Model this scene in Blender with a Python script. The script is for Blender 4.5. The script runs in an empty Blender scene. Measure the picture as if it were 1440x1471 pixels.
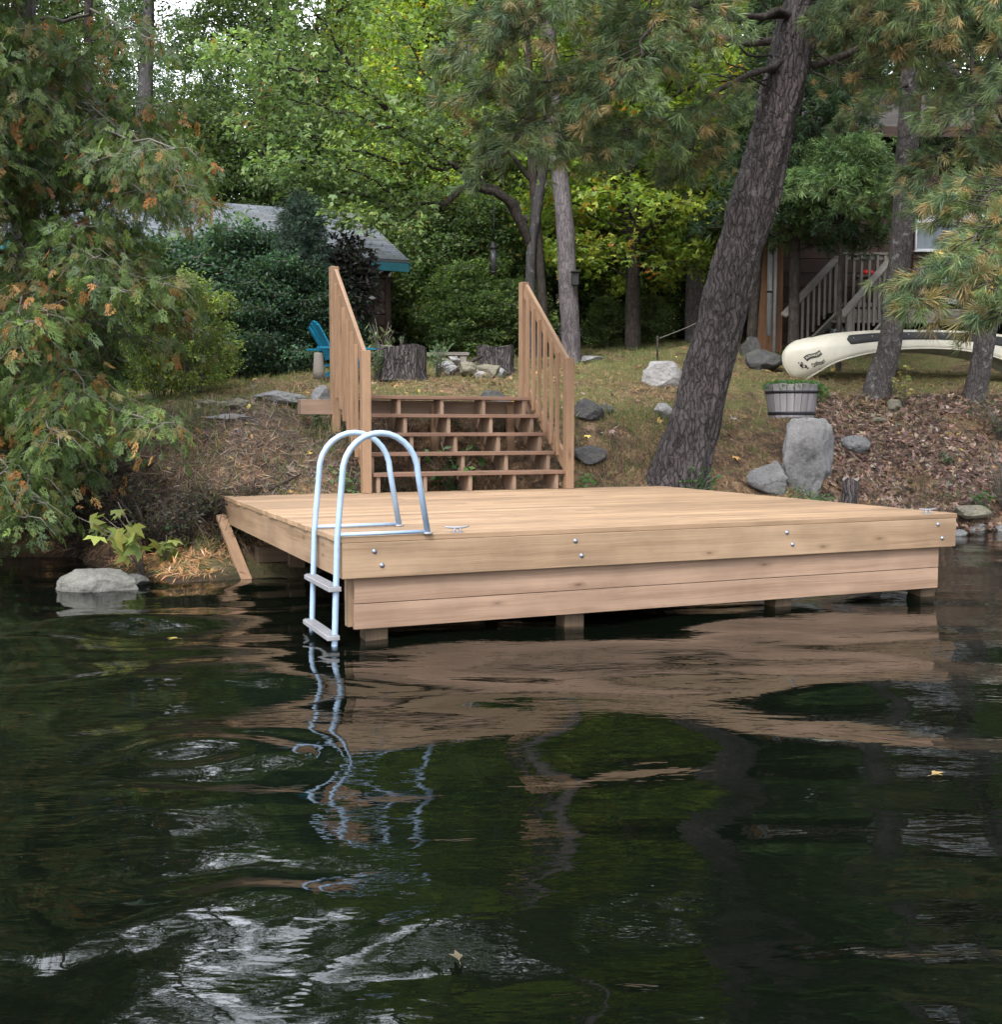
import bpy, math, random
import numpy as np
from mathutils import Vector, Matrix

PI = math.pi
SC = bpy.context.scene
COL = SC.collection
RG = np.random.default_rng(7)
random.seed(7)
up = np.array([0., 0., 1.])

# ------------------------------------------------------------------ camera model
F_PX, HZ, HC = 1600.0, 614.0, 1.3          # focal length, horizon row, eye height over the lake
PITCH = math.atan((735.5 - HZ) / F_PX)
KY = 1.035
_cp, _sp = math.cos(PITCH), math.sin(PITCH)


def ray(px, py):
    x = (px - 720) / F_PX
    y = -(py - 735.5) / F_PX
    return np.array([x, _cp + y * _sp, -_sp + y * _cp])


def G(px, py, z=0.0):
    r = ray(px, py)
    return np.array([0, 0, HC]) + r * ((z - HC) / r[2])


def P(px, py, d):
    r = ray(px, py)
    return np.array([0, 0, HC]) + r * (d * KY / r[1])


def nrm(v):
    v = np.asarray(v, float)
    return v / max(np.linalg.norm(v), 1e-9)


# ------------------------------------------------------------------ noise
def _hash(ix, iy, iz, seed):
    h = (ix.astype(np.int64) * 374761393 + iy.astype(np.int64) * 668265263 + iz.astype(np.int64) * 2147483647 + seed * 1274126177) & 0xFFFFFFFF
    h = ((h ^ (h >> 13)) * 1274126177) & 0xFFFFFFFF
    h = (h ^ (h >> 16)) & 0xFFFFFFFF
    return h / 4294967295.0


def vnoise(p, seed=0):
    p = np.asarray(p, float)
    i = np.floor(p)
    f = p - i
    f = f * f * (3 - 2 * f)
    i = i.astype(np.int64)
    out = np.zeros(len(p))
    for a in (0, 1):
        for b in (0, 1):
            for c in (0, 1):
                w = (f[:, 0] if a else 1 - f[:, 0]) * (f[:, 1] if b else 1 - f[:, 1]) * (f[:, 2] if c else 1 - f[:, 2])
                out += w * _hash(i[:, 0] + a, i[:, 1] + b, i[:, 2] + c, seed)
    return out * 2 - 1


def fbm(p, seed=0, octv=4, gain=0.5):
    p = np.asarray(p, float)
    s, a = np.zeros(len(p)), 1.0
    for k in range(octv):
        s += a * vnoise(p * (2.0 ** k) + 17.3 * k, seed + k)
        a *= gain
    return s


# ------------------------------------------------------------------ object helpers
def link(o, parent=None):
    COL.objects.link(o)
    if parent is not None:
        o.parent = parent
    return o


def tag(o, label=None, cat=None, group=None, kind=None):
    if label: o['label'] = label
    if cat: o['category'] = cat
    if group: o['group'] = group
    if kind: o['kind'] = kind
    return o


def empty(name, label, cat, loc=(0, 0, 0), group=None, rz=0.0):
    o = bpy.data.objects.new(name, None)
    o.location = tuple(loc)
    o.rotation_euler = (0, 0, rz)
    o.empty_display_size = 0.1
    link(o)
    return tag(o, label, cat, group)


def mesh_np(name, V, F, mat, parent=None, col=None, smooth=False, world=True):
    """V (n,3), F (m,k) array -> one mesh object"""
    V = np.asarray(V, np.float32)
    if parent is not None and world:
        V = V - np.array(parent.location, np.float32)[None]
    F = np.asarray(F, np.int32)
    m, k = F.shape
    me = bpy.data.meshes.new(name)
    me.vertices.add(len(V))
    me.vertices.foreach_set('co', V.ravel())
    me.loops.add(m * k)
    me.loops.foreach_set('vertex_index', F.ravel())
    me.polygons.add(m)
    me.polygons.foreach_set('loop_start', np.arange(m, dtype=np.int32) * k)
    me.polygons.foreach_set('loop_total', np.full(m, k, np.int32))
    if smooth:
        me.polygons.foreach_set('use_smooth', np.ones(m, bool))
    if col is not None:
        a = me.attributes.new('Col', 'FLOAT_COLOR', 'POINT')
        c = np.ones((len(V), 4), np.float32)
        c[:, :3] = col
        a.data.foreach_set('color', c.ravel())
    me.update()
    me.validate()
    me.materials.append(mat)
    o = bpy.data.objects.new(name, me)
    return link(o, parent)


class MB:
    """collects boxes, tubes, prisms; build() links them as ONE mesh object"""

    def __init__(s):
        s.v, s.f, s.uv, s.sm = [], [], [], []

    def add(s, V, F, UV=None, smooth=False):
        n = len(s.v)
        s.v += [tuple(map(float, q)) for q in V]
        for i, f in enumerate(F):
            s.f.append(tuple(n + j for j in f))
            s.uv.append(UV[i] if UV else [(0, 0)] * len(f))
            s.sm.append(smooth)
        return s

    def box(s, c, ax, ay, az):
        """centre and three half-vectors; uv in metres, u along the longest"""
        c = np.asarray(c, float)
        A = [np.asarray(a, float) for a in (ax, ay, az)]
        if np.dot(np.cross(A[0], A[1]), A[2]) < 0:
            A[2] = -A[2]
        L = [np.linalg.norm(a) for a in A]
        li = int(np.argmax(L))
        sg = [(-1, -1, -1), (1, -1, -1), (1, 1, -1), (-1, 1, -1), (-1, -1, 1), (1, -1, 1), (1, 1, 1), (-1, 1, 1)]
        V = [c + A[0] * a + A[1] * b + A[2] * d for a, b, d in sg]
        F = [(0, 3, 2, 1), (4, 5, 6, 7), (0, 1, 5, 4), (1, 2, 6, 5), (2, 3, 7, 6), (3, 0, 4, 7)]
        nax = [2, 2, 1, 0, 1, 0]
        ou, ov = random.random() * 40, random.random() * 40
        UV = []
        for f, na in zip(F, nax):
            ij = [k for k in range(3) if k != na]
            if li in ij:
                i, j = li, [k for k in ij if k != li][0]
                UV.append([(ou + sg[q][i] * L[i], ov + na * 3.1 + sg[q][j] * L[j]) for q in f])
            else:
                i, j = ij
                UV.append([(ou + 9 + sg[q][i] * L[i] * .15, ov + sg[q][j] * L[j]) for q in f])
        return s.add(V, F, UV)

    def beam(s, p0, p1, w, h, side=None):
        """board from p0 to p1, width w along `side`, height h along the third axis"""
        p0, p1 = np.asarray(p0, float), np.asarray(p1, float)
        d = p1 - p0
        dn = nrm(d)
        if side is None:
            side = np.cross(dn, up) if abs(dn[2]) < .95 else np.array([1., 0, 0])
        sd = nrm(np.asarray(side) - dn * np.dot(side, dn))
        t = np.cross(dn, sd)
        return s.box((p0 + p1) / 2, d / 2, sd * w / 2, t * h / 2)

    def tube(s, pts, rad, n=8, cap=True, smooth=True):
        pts = [np.asarray(p, float) for p in pts]
        m = len(pts)
        if np.isscalar(rad):
            rad = [rad] * m
        V, F, UV = [], [], []
        prev = None
        ln = 0.0
        lens = []
        for i in range(m):
            t = nrm(pts[min(i + 1, m - 1)] - pts[max(i - 1, 0)])
            if prev is None:
                a = np.cross(t, up)
                if np.linalg.norm(a) < .05: a = np.cross(t, [1., 0, 0])
                a = nrm(a)
            else:
                a = nrm(prev - t * np.dot(prev, t))
            prev = a
            b = np.cross(t, a)
            if i: ln += np.linalg.norm(pts[i] - pts[i - 1])
            lens.append(ln)
            for k in range(n):
                th = 2 * PI * k / n
                V.append(pts[i] + (a * math.cos(th) + b * math.sin(th)) * rad[i])
        r0 = max(rad[0], 1e-4)
        for i in range(m - 1):
            for k in range(n):
                k2 = (k + 1) % n
                F.append((i * n + k, i * n + k2, (i + 1) * n + k2, (i + 1) * n + k))
                UV.append([(lens[i], k / n * 6.28 * r0), (lens[i], (k + 1) / n * 6.28 * r0), (lens[i + 1], (k + 1) / n * 6.28 * r0), (lens[i + 1], k / n * 6.28 * r0)])
        if cap:
            F.append(tuple(range(n - 1, -1, -1))); UV.append([(0, 0)] * n)
            F.append(tuple((m - 1) * n + k for k in range(n))); UV.append([(0, 0)] * n)
        return s.add(V, F, UV, smooth)

    def lathe(s, c, prof, n=32, axis=None, cap=True, smooth=True):
        """prof: list of (radius, height) about c"""
        c = np.asarray(c, float)
        ax = up if axis is None else nrm(axis)
        a = nrm(np.cross(ax, [0, 1., 0.01])); b = np.cross(ax, a)
        V, F = [], []
        for r, h in prof:
            for k in range(n):
                th = 2 * PI * k / n
                V.append(c + ax * h + (a * math.cos(th) + b * math.sin(th)) * r)
        m = len(prof)
        for i in range(m - 1):
            for k in range(n):
                k2 = (k + 1) % n
                F.append((i * n + k, i * n + k2, (i + 1) * n + k2, (i + 1) * n + k))
        if cap:
            F.append(tuple(range(n - 1, -1, -1)))
            F.append(tuple((m - 1) * n + k for k in range(n)))
        return s.add(V, F, None, smooth)

    def prism(s, poly, ext):
        """planar polygon (3D points) extruded by vector ext"""
        poly = [np.asarray(p, float) for p in poly]
        ext = np.asarray(ext, float)
        n = len(poly)
        V = poly + [p + ext for p in poly]
        d = nrm(poly[1] - poly[0])
        F = [tuple(range(n - 1, -1, -1)), tuple(range(n, 2 * n))] + [(i, (i + 1) % n, n + (i + 1) % n, n + i) for i in range(n)]
        o = random.random() * 30
        w = nrm(ext); q = np.cross(w, d)
        UV = [[(o + np.dot(V[j], d), o + np.dot(V[j], q) + np.dot(V[j], w)) for j in f] for f in F]
        return s.add(V, F, UV)

    def build(s, name, mat, parent=None, bevel=0.0, seg=2, world=True):
        me = bpy.data.meshes.new(name)
        off = np.array(parent.location) if (parent is not None and world) else np.zeros(3)
        me.from_pydata([(x - off[0], y - off[1], z - off[2]) for x, y, z in s.v], [], s.f)
        uvl = me.uv_layers.new(name='UVMap')
        flat = [c for f in s.uv for p in f for c in p]
        uvl.data.foreach_set('uv', flat)
        me.polygons.foreach_set('use_smooth', s.sm)
        me.update()
        me.materials.append(mat)
        o = link(bpy.data.objects.new(name, me), parent)
        if bevel:
            b = o.modifiers.new('bevel', 'BEVEL')
            b.width = bevel; b.segments = seg; b.limit_method = 'ANGLE'
            b.harden_normals = False
        return o


# ------------------------------------------------------------------ material helpers
def new_mat(name):
    m = bpy.data.materials.new(name)
    m.use_nodes = True
    nt = m.node_tree
    nt.nodes.clear()
    out = nt.nodes.new('ShaderNodeOutputMaterial')
    return m, nt, out


class NT:
    """tiny node-graph writer"""

    def __init__(s, nt): s.nt = nt

    def n(s, t, **kw):
        nd = s.nt.nodes.new('ShaderNode' + t)
        for k, v in kw.items():
            if k.startswith('i_'):
                key = k[2:]
                key = int(key) if key.isdigit() else key.replace('_', ' ')
                s.set(nd.inputs[key], v)
            else:
                setattr(nd, k, v)
        return nd

    def set(s, inp, v):
        if hasattr(v, 'is_output') or isinstance(v, bpy.types.NodeSocket):
            s.nt.links.new(v, inp)
        else:
            if isinstance(v, tuple) and len(v) == 3 and inp.type == 'RGBA': v = (*v, 1)
            inp.default_value = v

    def noise(s, vec, scale=5, detail=4, rough=.55, dist=0., dim='3D'):
        nd = s.n('TexNoise', noise_dimensions=dim)
        s.set(nd.inputs['Vector'], vec)
        nd.inputs['Scale'].default_value = scale; nd.inputs['Detail'].default_value = detail
        nd.inputs['Roughness'].default_value = rough; nd.inputs['Distortion'].default_value = dist
        return nd.outputs['Fac']

    def math(s, op, a, b=0., clamp=False):
        nd = s.n('Math', operation=op, use_clamp=clamp)
        s.set(nd.inputs[0], a); s.set(nd.inputs[1], b)
        return nd.outputs[0]

    def ramp(s, fac, stops):
        nd = s.n('ValToRGB')
        s.set(nd.inputs[0], fac)
        e = nd.color_ramp.elements
        while len(e) < len(stops): e.new(.5)
        for el, (p, c) in zip(e, stops):
            el.position = p
            el.color = (*c, 1) if isinstance(c, tuple) else (c, c, c, 1)
        return nd.outputs[0]

    def mix(s, fac, a, b, mode='MIX'):
        nd = s.n('Mix', data_type='RGBA', blend_type=mode)
        s.set(nd.inputs[0], fac); s.set(nd.inputs[6], a); s.set(nd.inputs[7], b)
        return nd.outputs[2]

    def mapping(s, vec, scale=(1, 1, 1), loc=(0, 0, 0), rot=(0, 0, 0)):
        nd = s.n('Mapping')
        s.set(nd.inputs[0], vec)
        nd.inputs['Scale'].default_value = scale; nd.inputs['Location'].default_value = loc; nd.inputs['Rotation'].default_value = rot
        return nd.outputs[0]

    def bump(s, h, strength=.5, dist=.02, normal=None):
        nd = s.n('Bump')
        s.set(nd.inputs['Height'], h)
        nd.inputs['Strength'].default_value = strength; nd.inputs['Distance'].default_value = dist
        if normal is not None: s.set(nd.inputs['Normal'], normal)
        return nd.outputs[0]

    def bsdf(s, out, color, rough=.6, normal=None, metallic=0., spec=.4, **kw):
        b = s.n('BsdfPrincipled')
        s.set(b.inputs['Base Color'], color); s.set(b.inputs['Roughness'], rough)
        b.inputs['Metallic'].default_value = metallic
        b.inputs['Specular IOR Level'].default_value = spec
        if normal is not None: s.set(b.inputs['Normal'], normal)
        for k, v in kw.items(): s.set(b.inputs[k.replace('_', ' ')], v)
        if out is not None: s.nt.links.new(b.outputs[0], out.inputs[0])
        return b


def obj_co(g): return g.n('TexCoord').outputs['Object']


def wood_mat(name, light, dark, knot=(.12, .06, .03), rough=.6, knots=1.0, worn=0.0, nails=False):
    m, nt, out = new_mat(name); g = NT(nt)
    uv = g.n('UVMap').outputs[0]
    isl = g.n('NewGeometry').outputs['Random Per Island']
    warp = g.noise(g.mapping(uv, (1.6, 5, 1)), 1.0, 2, .5, dim='2D')
    sep = g.n('SeparateXYZ'); g.set(sep.inputs[0], uv)
    v2 = g.math('ADD', sep.outputs[1], g.math('MULTIPLY', warp, .035))
    cmb = g.n('CombineXYZ'); g.set(cmb.inputs[0], sep.outputs[0]); g.set(cmb.inputs[1], v2); g.set(cmb.inputs[2], g.math('MULTIPLY', isl, 50.))
    grain = g.noise(g.mapping(cmb.outputs[0], (1.3, 95, 1)), 1.0, 5, .62)
    band = g.noise(g.mapping(cmb.outputs[0], (.55, 13, 1)), 1.0, 3, .5)
    blot = g.noise(g.mapping(uv, (2.2, 3.0, 1)), 1.0, 4, .6)
    fac = g.math('ADD', g.math('MULTIPLY', grain, .45), g.math('MULTIPLY', band, .55))
    c = g.ramp(fac, [(.38, dark), (.5, tuple((a * .62 + b * .38) for a, b in zip(light, dark))), (.62, light)])
    # knots
    vo = g.n('TexVoronoi', voronoi_dimensions='2D', feature='F1')
    g.set(vo.inputs['Vector'], g.mapping(uv, (2.1, 7.0, 1)))
    vo.inputs['Scale'].default_value = 1.0; vo.inputs['Randomness'].default_value = 1.0
    sp = g.n('SeparateColor'); g.set(sp.inputs[0], vo.outputs['Color'])
    rnd = g.math('GREATER_THAN', sp.outputs[0], 1 - .22 * knots)
    kd = g.math('ADD', vo.outputs['Distance'], g.math('MULTIPLY', g.math('SUBTRACT', blot, .5), .08))
    kf = g.math('MULTIPLY', g.ramp(kd, [(.02, .85), (.07, .35), (.2, 0.)]), rnd)
    c = g.mix(kf, c, knot)
    c = g.mix(1.0, c, g.ramp(blot, [(.3, .80), (.7, 1.12)]), 'MULTIPLY')
    c = g.mix(1.0, c, g.ramp(isl, [(0, .78), (1, 1.16)]), 'MULTIPLY')
    if worn:
        wn = g.noise(obj_co(g), 3.0, 5, .65)
        c = g.mix(g.math('MULTIPLY', g.ramp(wn, [(.45, 0.), (.7, 1.)]), worn), c, (.24, .23, .22))
    bm = g.bump(g.math('ADD', grain, g.math('MULTIPLY', kf, -.5)), .35, .004)
    g.bsdf(out, c, g.ramp(grain, [(.3, rough - .08), (.7, rough + .12)]), bm, spec=.3)
    return m


def bark_mat(name, ridge, crack, scale=9., stretch=.28, strength=.9, lichen=None, dist=.03):
    m, nt, out = new_mat(name); g = NT(nt)
    co = obj_co(g)
    wp = g.n('TexNoise'); g.set(wp.inputs['Vector'], co); wp.inputs['Scale'].default_value = 5.; wp.inputs['Detail'].default_value = 3.
    wv = g.n('VectorMath', operation='MULTIPLY_ADD'); g.set(wv.inputs[0], wp.outputs['Color']); wv.inputs[1].default_value = (.14, .14, .22); g.set(wv.inputs[2], co)
    mp = g.mapping(wv.outputs[0], (1, 1, stretch))
    vo = g.n('TexVoronoi', feature='DISTANCE_TO_EDGE'); g.set(vo.inputs['Vector'], mp); vo.inputs['Scale'].default_value = scale
    v2 = g.n('TexVoronoi', feature='DISTANCE_TO_EDGE'); g.set(v2.inputs['Vector'], mp); v2.inputs['Scale'].default_value = scale * 2.3
    fine = g.noise(g.mapping(co, (1, 1, .5)), 38., 5, .65)
    big = g.noise(co, 2.2, 4, .6)
    h = g.math('ADD', g.math('MULTIPLY', g.ramp(vo.outputs['Distance'], [(0., 0.), (.14, .8), (.4, 1.)]), .6), g.math('MULTIPLY', g.ramp(v2.outputs['Distance'], [(0, 0.), (.12, 1.)]), .2))
    h = g.math('ADD', h, g.math('MULTIPLY', fine, .28))
    c = g.ramp(h, [(.22, crack), (.62, tuple(.5 * (a + b) for a, b in zip(ridge, crack))), (.95, ridge)])
    c = g.mix(1.0, c, g.ramp(big, [(.3, .7), (.7, 1.25)]), 'MULTIPLY')
    if lichen:
        ln = g.noise(co, 11., 6, .7)
        c = g.mix(g.ramp(ln, [(.56, 0.), (.66, .75)]), c, lichen)
    g.bsdf(out, c, .85, g.bump(h, strength, dist), spec=.2)
    return m


def rock_mat(name, a, b, moss=0.25, dark=(.05, .05, .05)):
    m, nt, out = new_mat(name); g = NT(nt)
    co = obj_co(g)
    isl = g.n('ObjectInfo').outputs['Random']
    big = g.noise(co, 2.6, 5, .6); fine = g.noise(co, 60., 3, .7); mid = g.noise(co, 13., 6, .65)
    c = g.ramp(big, [(.3, b), (.65, a)])
    c = g.mix(1.0, c, g.ramp(fine, [(.3, .72), (.7, 1.22)]), 'MULTIPLY')
    c = g.mix(g.ramp(mid, [(.56, 0.), (.72, .6)]), c, dark)
    nz = g.n('SeparateXYZ'); g.set(nz.inputs[0], g.n('NewGeometry').outputs['Normal'])
    ms = g.math('MULTIPLY', g.ramp(g.noise(co, 5., 6, .7), [(.5, 0.), (.64, 1.)]), g.math('MULTIPLY', g.ramp(nz.outputs[2], [(.1, 0.), (.8, 1.)]), moss))
    c = g.mix(ms, c, (.09, .10, .035))
    c = g.mix(1.0, c, g.ramp(isl, [(0, .85), (1, 1.12)]), 'MULTIPLY')
    g.bsdf(out, c, .85, g.bump(g.math('ADD', mid, g.math('MULTIPLY', fine, .35)), .7, .025), spec=.25)
    return m


def plain(name, color, rough=.6, metallic=0., var=.12, scale=14., bump=.1, spec=.4):
    m, nt, out = new_mat(name); g = NT(nt)
    co = obj_co(g)
    n1 = g.noise(co, scale, 5, .6); n2 = g.noise(co, scale * .2, 3, .5)
    c = g.mix(1.0, color, g.ramp(n1, [(.3, 1 - var), (.7, 1 + var)]), 'MULTIPLY')
    c = g.mix(1.0, c, g.ramp(n2, [(.3, 1 - var), (.7, 1 + var)]), 'MULTIPLY')
    g.bsdf(out, c, g.ramp(n1, [(.3, max(rough - .08, .02)), (.7, rough + .08)]), g.bump(n1, bump, .005), metallic, spec)
    return m


def leaf_mat(name, transl=.35, rough=.5, spec=.35):
    m, nt, out = new_mat(name); g = NT(nt)
    a = g.n('Attribute', attribute_name='Col').outputs['Color']
    b = g.bsdf(None, a, rough, spec=spec)
    t = g.n('BsdfTranslucent')
    g.set(t.inputs[0], g.mix(1.0, a, (1.25, 1.3, .7), 'MULTIPLY'))
    mx = g.n('MixShader'); mx.inputs[0].default_value = transl
    nt.links.new(b.outputs[0], mx.inputs[1]); nt.links.new(t.outputs[0], mx.inputs[2])
    nt.links.new(mx.outputs[0], out.inputs[0])
    return m


M = {}
M['deck_top'] = wood_mat('deck_board_wood', (.335, .228, .143), (.225, .146, .088), (.1, .06, .035), knots=.4, rough=.62)
M['fascia'] = wood_mat('fascia_wood', (.33, .23, .15), (.222, .146, .09), (.11, .065, .035), knots=.8)
M['skirt'] = wood_mat('skirt_wood', (.33, .225, .162), (.22, .14, .095), (.1, .06, .04), knots=1.0)
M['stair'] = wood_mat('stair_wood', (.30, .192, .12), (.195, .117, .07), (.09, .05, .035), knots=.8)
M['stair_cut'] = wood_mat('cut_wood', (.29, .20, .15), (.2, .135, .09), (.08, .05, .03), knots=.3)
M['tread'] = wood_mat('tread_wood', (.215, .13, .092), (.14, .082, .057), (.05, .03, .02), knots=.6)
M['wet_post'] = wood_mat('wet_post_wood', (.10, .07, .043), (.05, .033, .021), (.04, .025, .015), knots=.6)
M['old_wood'] = wood_mat('weathered_wood', (.21, .19, .17), (.12, .105, .09), knots=.5, worn=.3)
M['barrel'] = wood_mat('barrel_wood', (.235, .225, .235), (.15, .14, .148), knots=.2)
M['siding'] = wood_mat('brown_siding', (.050, .028, .021), (.028, .016, .012), knots=.5, rough=.7)
M['alu'] = plain('ladder_aluminium', (.31, .425, .58), .48, .3, .06, 30., .05)
M['alu_step'] = plain('ladder_step', (.26, .26, .28), .55, .3, .15, 30., .2)
M['bolt'] = plain('galvanised_bolt', (.20, .225, .28), .4, .6)
M['black'] = plain('black_metal', (.012, .012, .014), .5, .2)
M['hoop'] = plain('barrel_hoop', (.02, .02, .025), .55, .5)
M['cream'] = plain('cream_hull', (.46, .44, .37), .38, 0., .07, 5., .05)
M['blackpad'] = plain('black_foam', (.012, .012, .013), .6)
M['decal'] = plain('decal_black', (.015, .015, .016), .5, 0., .25, 60.)
M['decal_light'] = plain('decal_cream', (.42, .4, .31), .5)
M['turq'] = plain('turquoise_paint', (.014, .15, .20), .45)
M['blue'] = plain('blue_plastic', (.003, .17, .30), .4)
M['white'] = plain('white_paint', (.40, .42, .46), .45)
M['red'] = plain('red_plastic', (.55, .03, .025), .4)
M['tarp'] = plain('silver_tarp', (.4, .41, .43), .35, 0., .5, 20., .5)
M['dirt'] = plain('potting_soil', (.035, .026, .02), .9, 0., .3, 30., .6)
M['gap_shade'] = plain('underfloor_shade', (.02, .017, .015), .9)  # shade below the porch floor, put in as near-black colour
M['pine_bark'] = bark_mat('pine_bark', (.098, .083, .085), (.022, .019, .019), 19., .20, .9, (.135, .125, .125), .03)
M['pine_bark2'] = bark_mat('young_pine_bark', (.09, .08, .078), (.028, .024, .023), 26., .32, .7, (.20, .20, .20), .012)
M['grey_bark'] = bark_mat('grey_bark', (.135, .12, .128), (.05, .043, .045), 26., .08, .6, (.17, .16, .16), .012)
M['maple_bark'] = bark_mat('maple_bark', (.06, .057, .06), (.03, .028, .028), 16., .12, .3, (.15, .15, .15), .01)
M['dark_bark'] = bark_mat('dark_bark', (.055, .046, .04), (.018, .015, .013), 18., .25, .6, None, .012)
M['twig_grey'] = plain('grey_twig', (.13, .12, .105), .8)
M['stump'] = bark_mat('stump_wood', (.135, .12, .122), (.018, .015, .015), 24., .04, 1.0, (.10, .09, .08), .04)
M['rock'] = rock_mat('granite', (.22, .22, .225), (.115, .115, .12))
M['rock_dark'] = rock_mat('dark_granite', (.085, .085, .088), (.045, .045, .045), .4)
M['rock_shore'] = rock_mat('grey_shore_granite', (.165, .165, .155), (.10, .10, .09), .2)
M['rock_white'] = rock_mat('pale_granite', (.34, .335, .335), (.20, .195, .195), .1)
M['rock_tan'] = rock_mat('tan_granite', (.225, .21, .165), (.14, .13, .095), .35)
M['leaf'] = leaf_mat('leaf', .45)
M['needle'] = leaf_mat('needle', .22, .5)
M['cedar'] = leaf_mat('cedar_frond', .25, .55)
M['litter'] = leaf_mat('litter', .08, .7, .2)
# ------------------------------------------------------------------ terrain
FAR = [(34, 4.4), (60, 10.), (120, 22.)]
ST = [
    (-30, [(9, -.6), (12.2, 0), (13, .8), (16, 1.6), (22, 2.6)]),
    (-6.2, [(10.6, -.4), (11.6, 0), (12.3, .6), (13, 1.2), (13.6, 1.45), (16, 1.8), (20, 2.3), (24, 3)]),
    (-4.3, [(9.9, -.4), (10.7, 0), (11.0, .45), (11.5, 1.0), (12.3, 1.45), (13.5, 1.62), (16, 1.9), (20, 2.5), (24, 3.2)]),
    (-3.45, [(8.6, -.5), (9.4, -.03), (9.9, .1), (10.2, .4), (10.7, .95), (11.3, 1.4), (13, 1.72), (16, 2.0), (20, 2.5), (24, 3.2)]),
    (-2.7, [(8.3, -.4), (8.85, .0), (9.3, .10), (9.65, .14), (9.95, .25), (10.15, .5), (10.5, .95), (11, 1.36), (11.6, 1.56), (13, 1.8), (15, 2.02), (18, 2.4), (24, 3.2)]),
    (-1.9, [(8.7, -.3), (9.3, .0), (9.9, .1), (10.4, .5), (11, 1.08), (11.7, 1.28), (12.3, 1.55), (13, 1.75), (15, 2.0), (18, 2.4), (24, 3.2)]),
    (-.8, [(9.8, -.3), (10.3, .02), (10.9, .12), (11.4, .3), (11.8, .6), (12.1, 1.4), (12.5, 1.55), (13, 1.66), (15, 2.0), (18, 2.4), (24, 3.2)]),
    (0.2, [(10.4, -.3), (10.9, .1), (11.4, .25), (11.9, .45), (12.25, .85), (12.5, 1.42), (12.8, 1.56), (14, 1.75), (16, 2.05), (18, 2.4), (24, 3.2)]),
    (1.0, [(10.8, -.2), (11.4, .3), (11.9, .6), (12.4, 1.1), (12.9, 1.45), (14, 1.70), (16, 2.05), (18, 2.4), (24, 3.2)]),
    (2.2, [(11.3, -.2), (11.8, .35), (12.2, .6), (12.8, 1.0), (13.5, 1.4), (14.5, 1.75), (16, 2.02), (18, 2.45), (24, 3.3)]),
    (3.3, [(11.6, -.2), (12.2, .2), (12.7, .55), (13.2, .85), (13.8, 1.25), (14.5, 1.6), (16, 1.97), (17.5, 2.35), (19, 2.75), (24, 3.3)]),
    (5.0, [(12.5, -.4), (13.6, .02), (13.85, .3), (14.2, .72), (14.8, 1.25), (15.4, 1.7), (16.2, 1.92), (18, 2.3), (20, 2.8), (24, 3.3)]),
    (7.5, [(12.2, -.4), (13.3, .04), (13.8, .5), (14.8, 1.25), (15.4, 1.7), (16.2, 1.95), (18, 2.3), (20, 2.8), (24, 3.3)]),
    (30, [(12, -.4), (13, .02), (14, .6), (15.4, 1.6), (18, 2.2), (20, 2.8), (24, 3.3)]),
]
_SX = np.array([s[0] for s in ST])


def H(x, y, rough=True):
    x, y = np.atleast_1d(np.asarray(x, float)), np.atleast_1d(np.asarray(y, float))
    Z = np.stack([np.interp(y, [-50, p[0][0] * KY - 3] + [q[0] * KY for q in p] + [q[0] for q in FAR], [-2.2, -1.3] + [q[1] for q in p] + [q[1] for q in FAR]) for _, p in ST])
    k = np.clip(np.searchsorted(_SX, x) - 1, 0, len(ST) - 2)
    t = np.clip((x - _SX[k]) / (_SX[k + 1] - _SX[k]), 0, 1)
    t = t * t * (3 - 2 * t)
    i = np.arange(len(x))
    z = Z[k, i] * (1 - t) + Z[k + 1, i] * t
    if rough:
        p = np.stack([x, y, np.zeros_like(x)], 1)
        land = np.clip((z + .1) / .4, 0, 1)
        z = z + land * (.05 * fbm(p * 1.3, 3, 3) + .035 * fbm(p * 5., 9, 3)) + np.clip((y - 30) / 30, 0, 1) * fbm(p * .12, 5, 3)
    return z


def gz(x, y): return float(H([x], [y])[0])


def on(px, py, d):
    """point on the ground near the given pixel column at depth d"""
    p = P(px, py, d)
    p[2] = gz(p[0], p[1])
    return p


def lines(lo, f0, f1, hi, step, grow=1.25):
    a = list(np.arange(f0, f1 + step / 2, step))
    s = step
    while a[-1] < hi: s *= grow; a.append(a[-1] + s)
    s = step; b = [f0]
    while b[-1] > lo: s *= grow; b.append(b[-1] - s)
    return np.array(b[:0:-1] + a)


def grid(xs, ys):
    X, Y = np.meshgrid(xs, ys)
    nx, ny = len(xs), len(ys)
    i = np.arange(nx * ny).reshape(ny, nx)
    F = np.stack([i[:-1, :-1], i[:-1, 1:], i[1:, 1:], i[1:, :-1]], -1).reshape(-1, 4)
    return X.ravel(), Y.ravel(), F


m, nt, out = new_mat('forest_ground'); g = NT(nt)
co = obj_co(g)
sepn = g.n('SeparateXYZ'); g.set(sepn.inputs[0], g.n('NewGeometry').outputs['True Normal'])
fine = g.noise(co, 34., 6, .7); mid = g.noise(co, 5., 5, .6); big = g.noise(co, .9, 3, .5)
strk = g.noise(g.mapping(co, (30, 9, 20)), 1., 4, .65, .6)
needles = g.ramp(strk, [(.32, (.05, .032, .02)), (.5, (.165, .105, .062)), (.7, (.30, .21, .13))])
dirt = g.ramp(fine, [(.3, (.022, .016, .012)), (.7, (.085, .06, .045))])
grass = g.ramp(fine, [(.3, (.06, .068, .024)), (.7, (.19, .185, .075))])
c = g.mix(g.ramp(mid, [(.36, 0.), (.56, 1.)]), dirt, needles)
flat = g.ramp(sepn.outputs[2], [(.82, 0.), (.95, 1.)])
c = g.mix(g.math('MULTIPLY', flat, g.ramp(big, [(.34, 0.), (.55, .9)])), c, grass)
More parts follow.
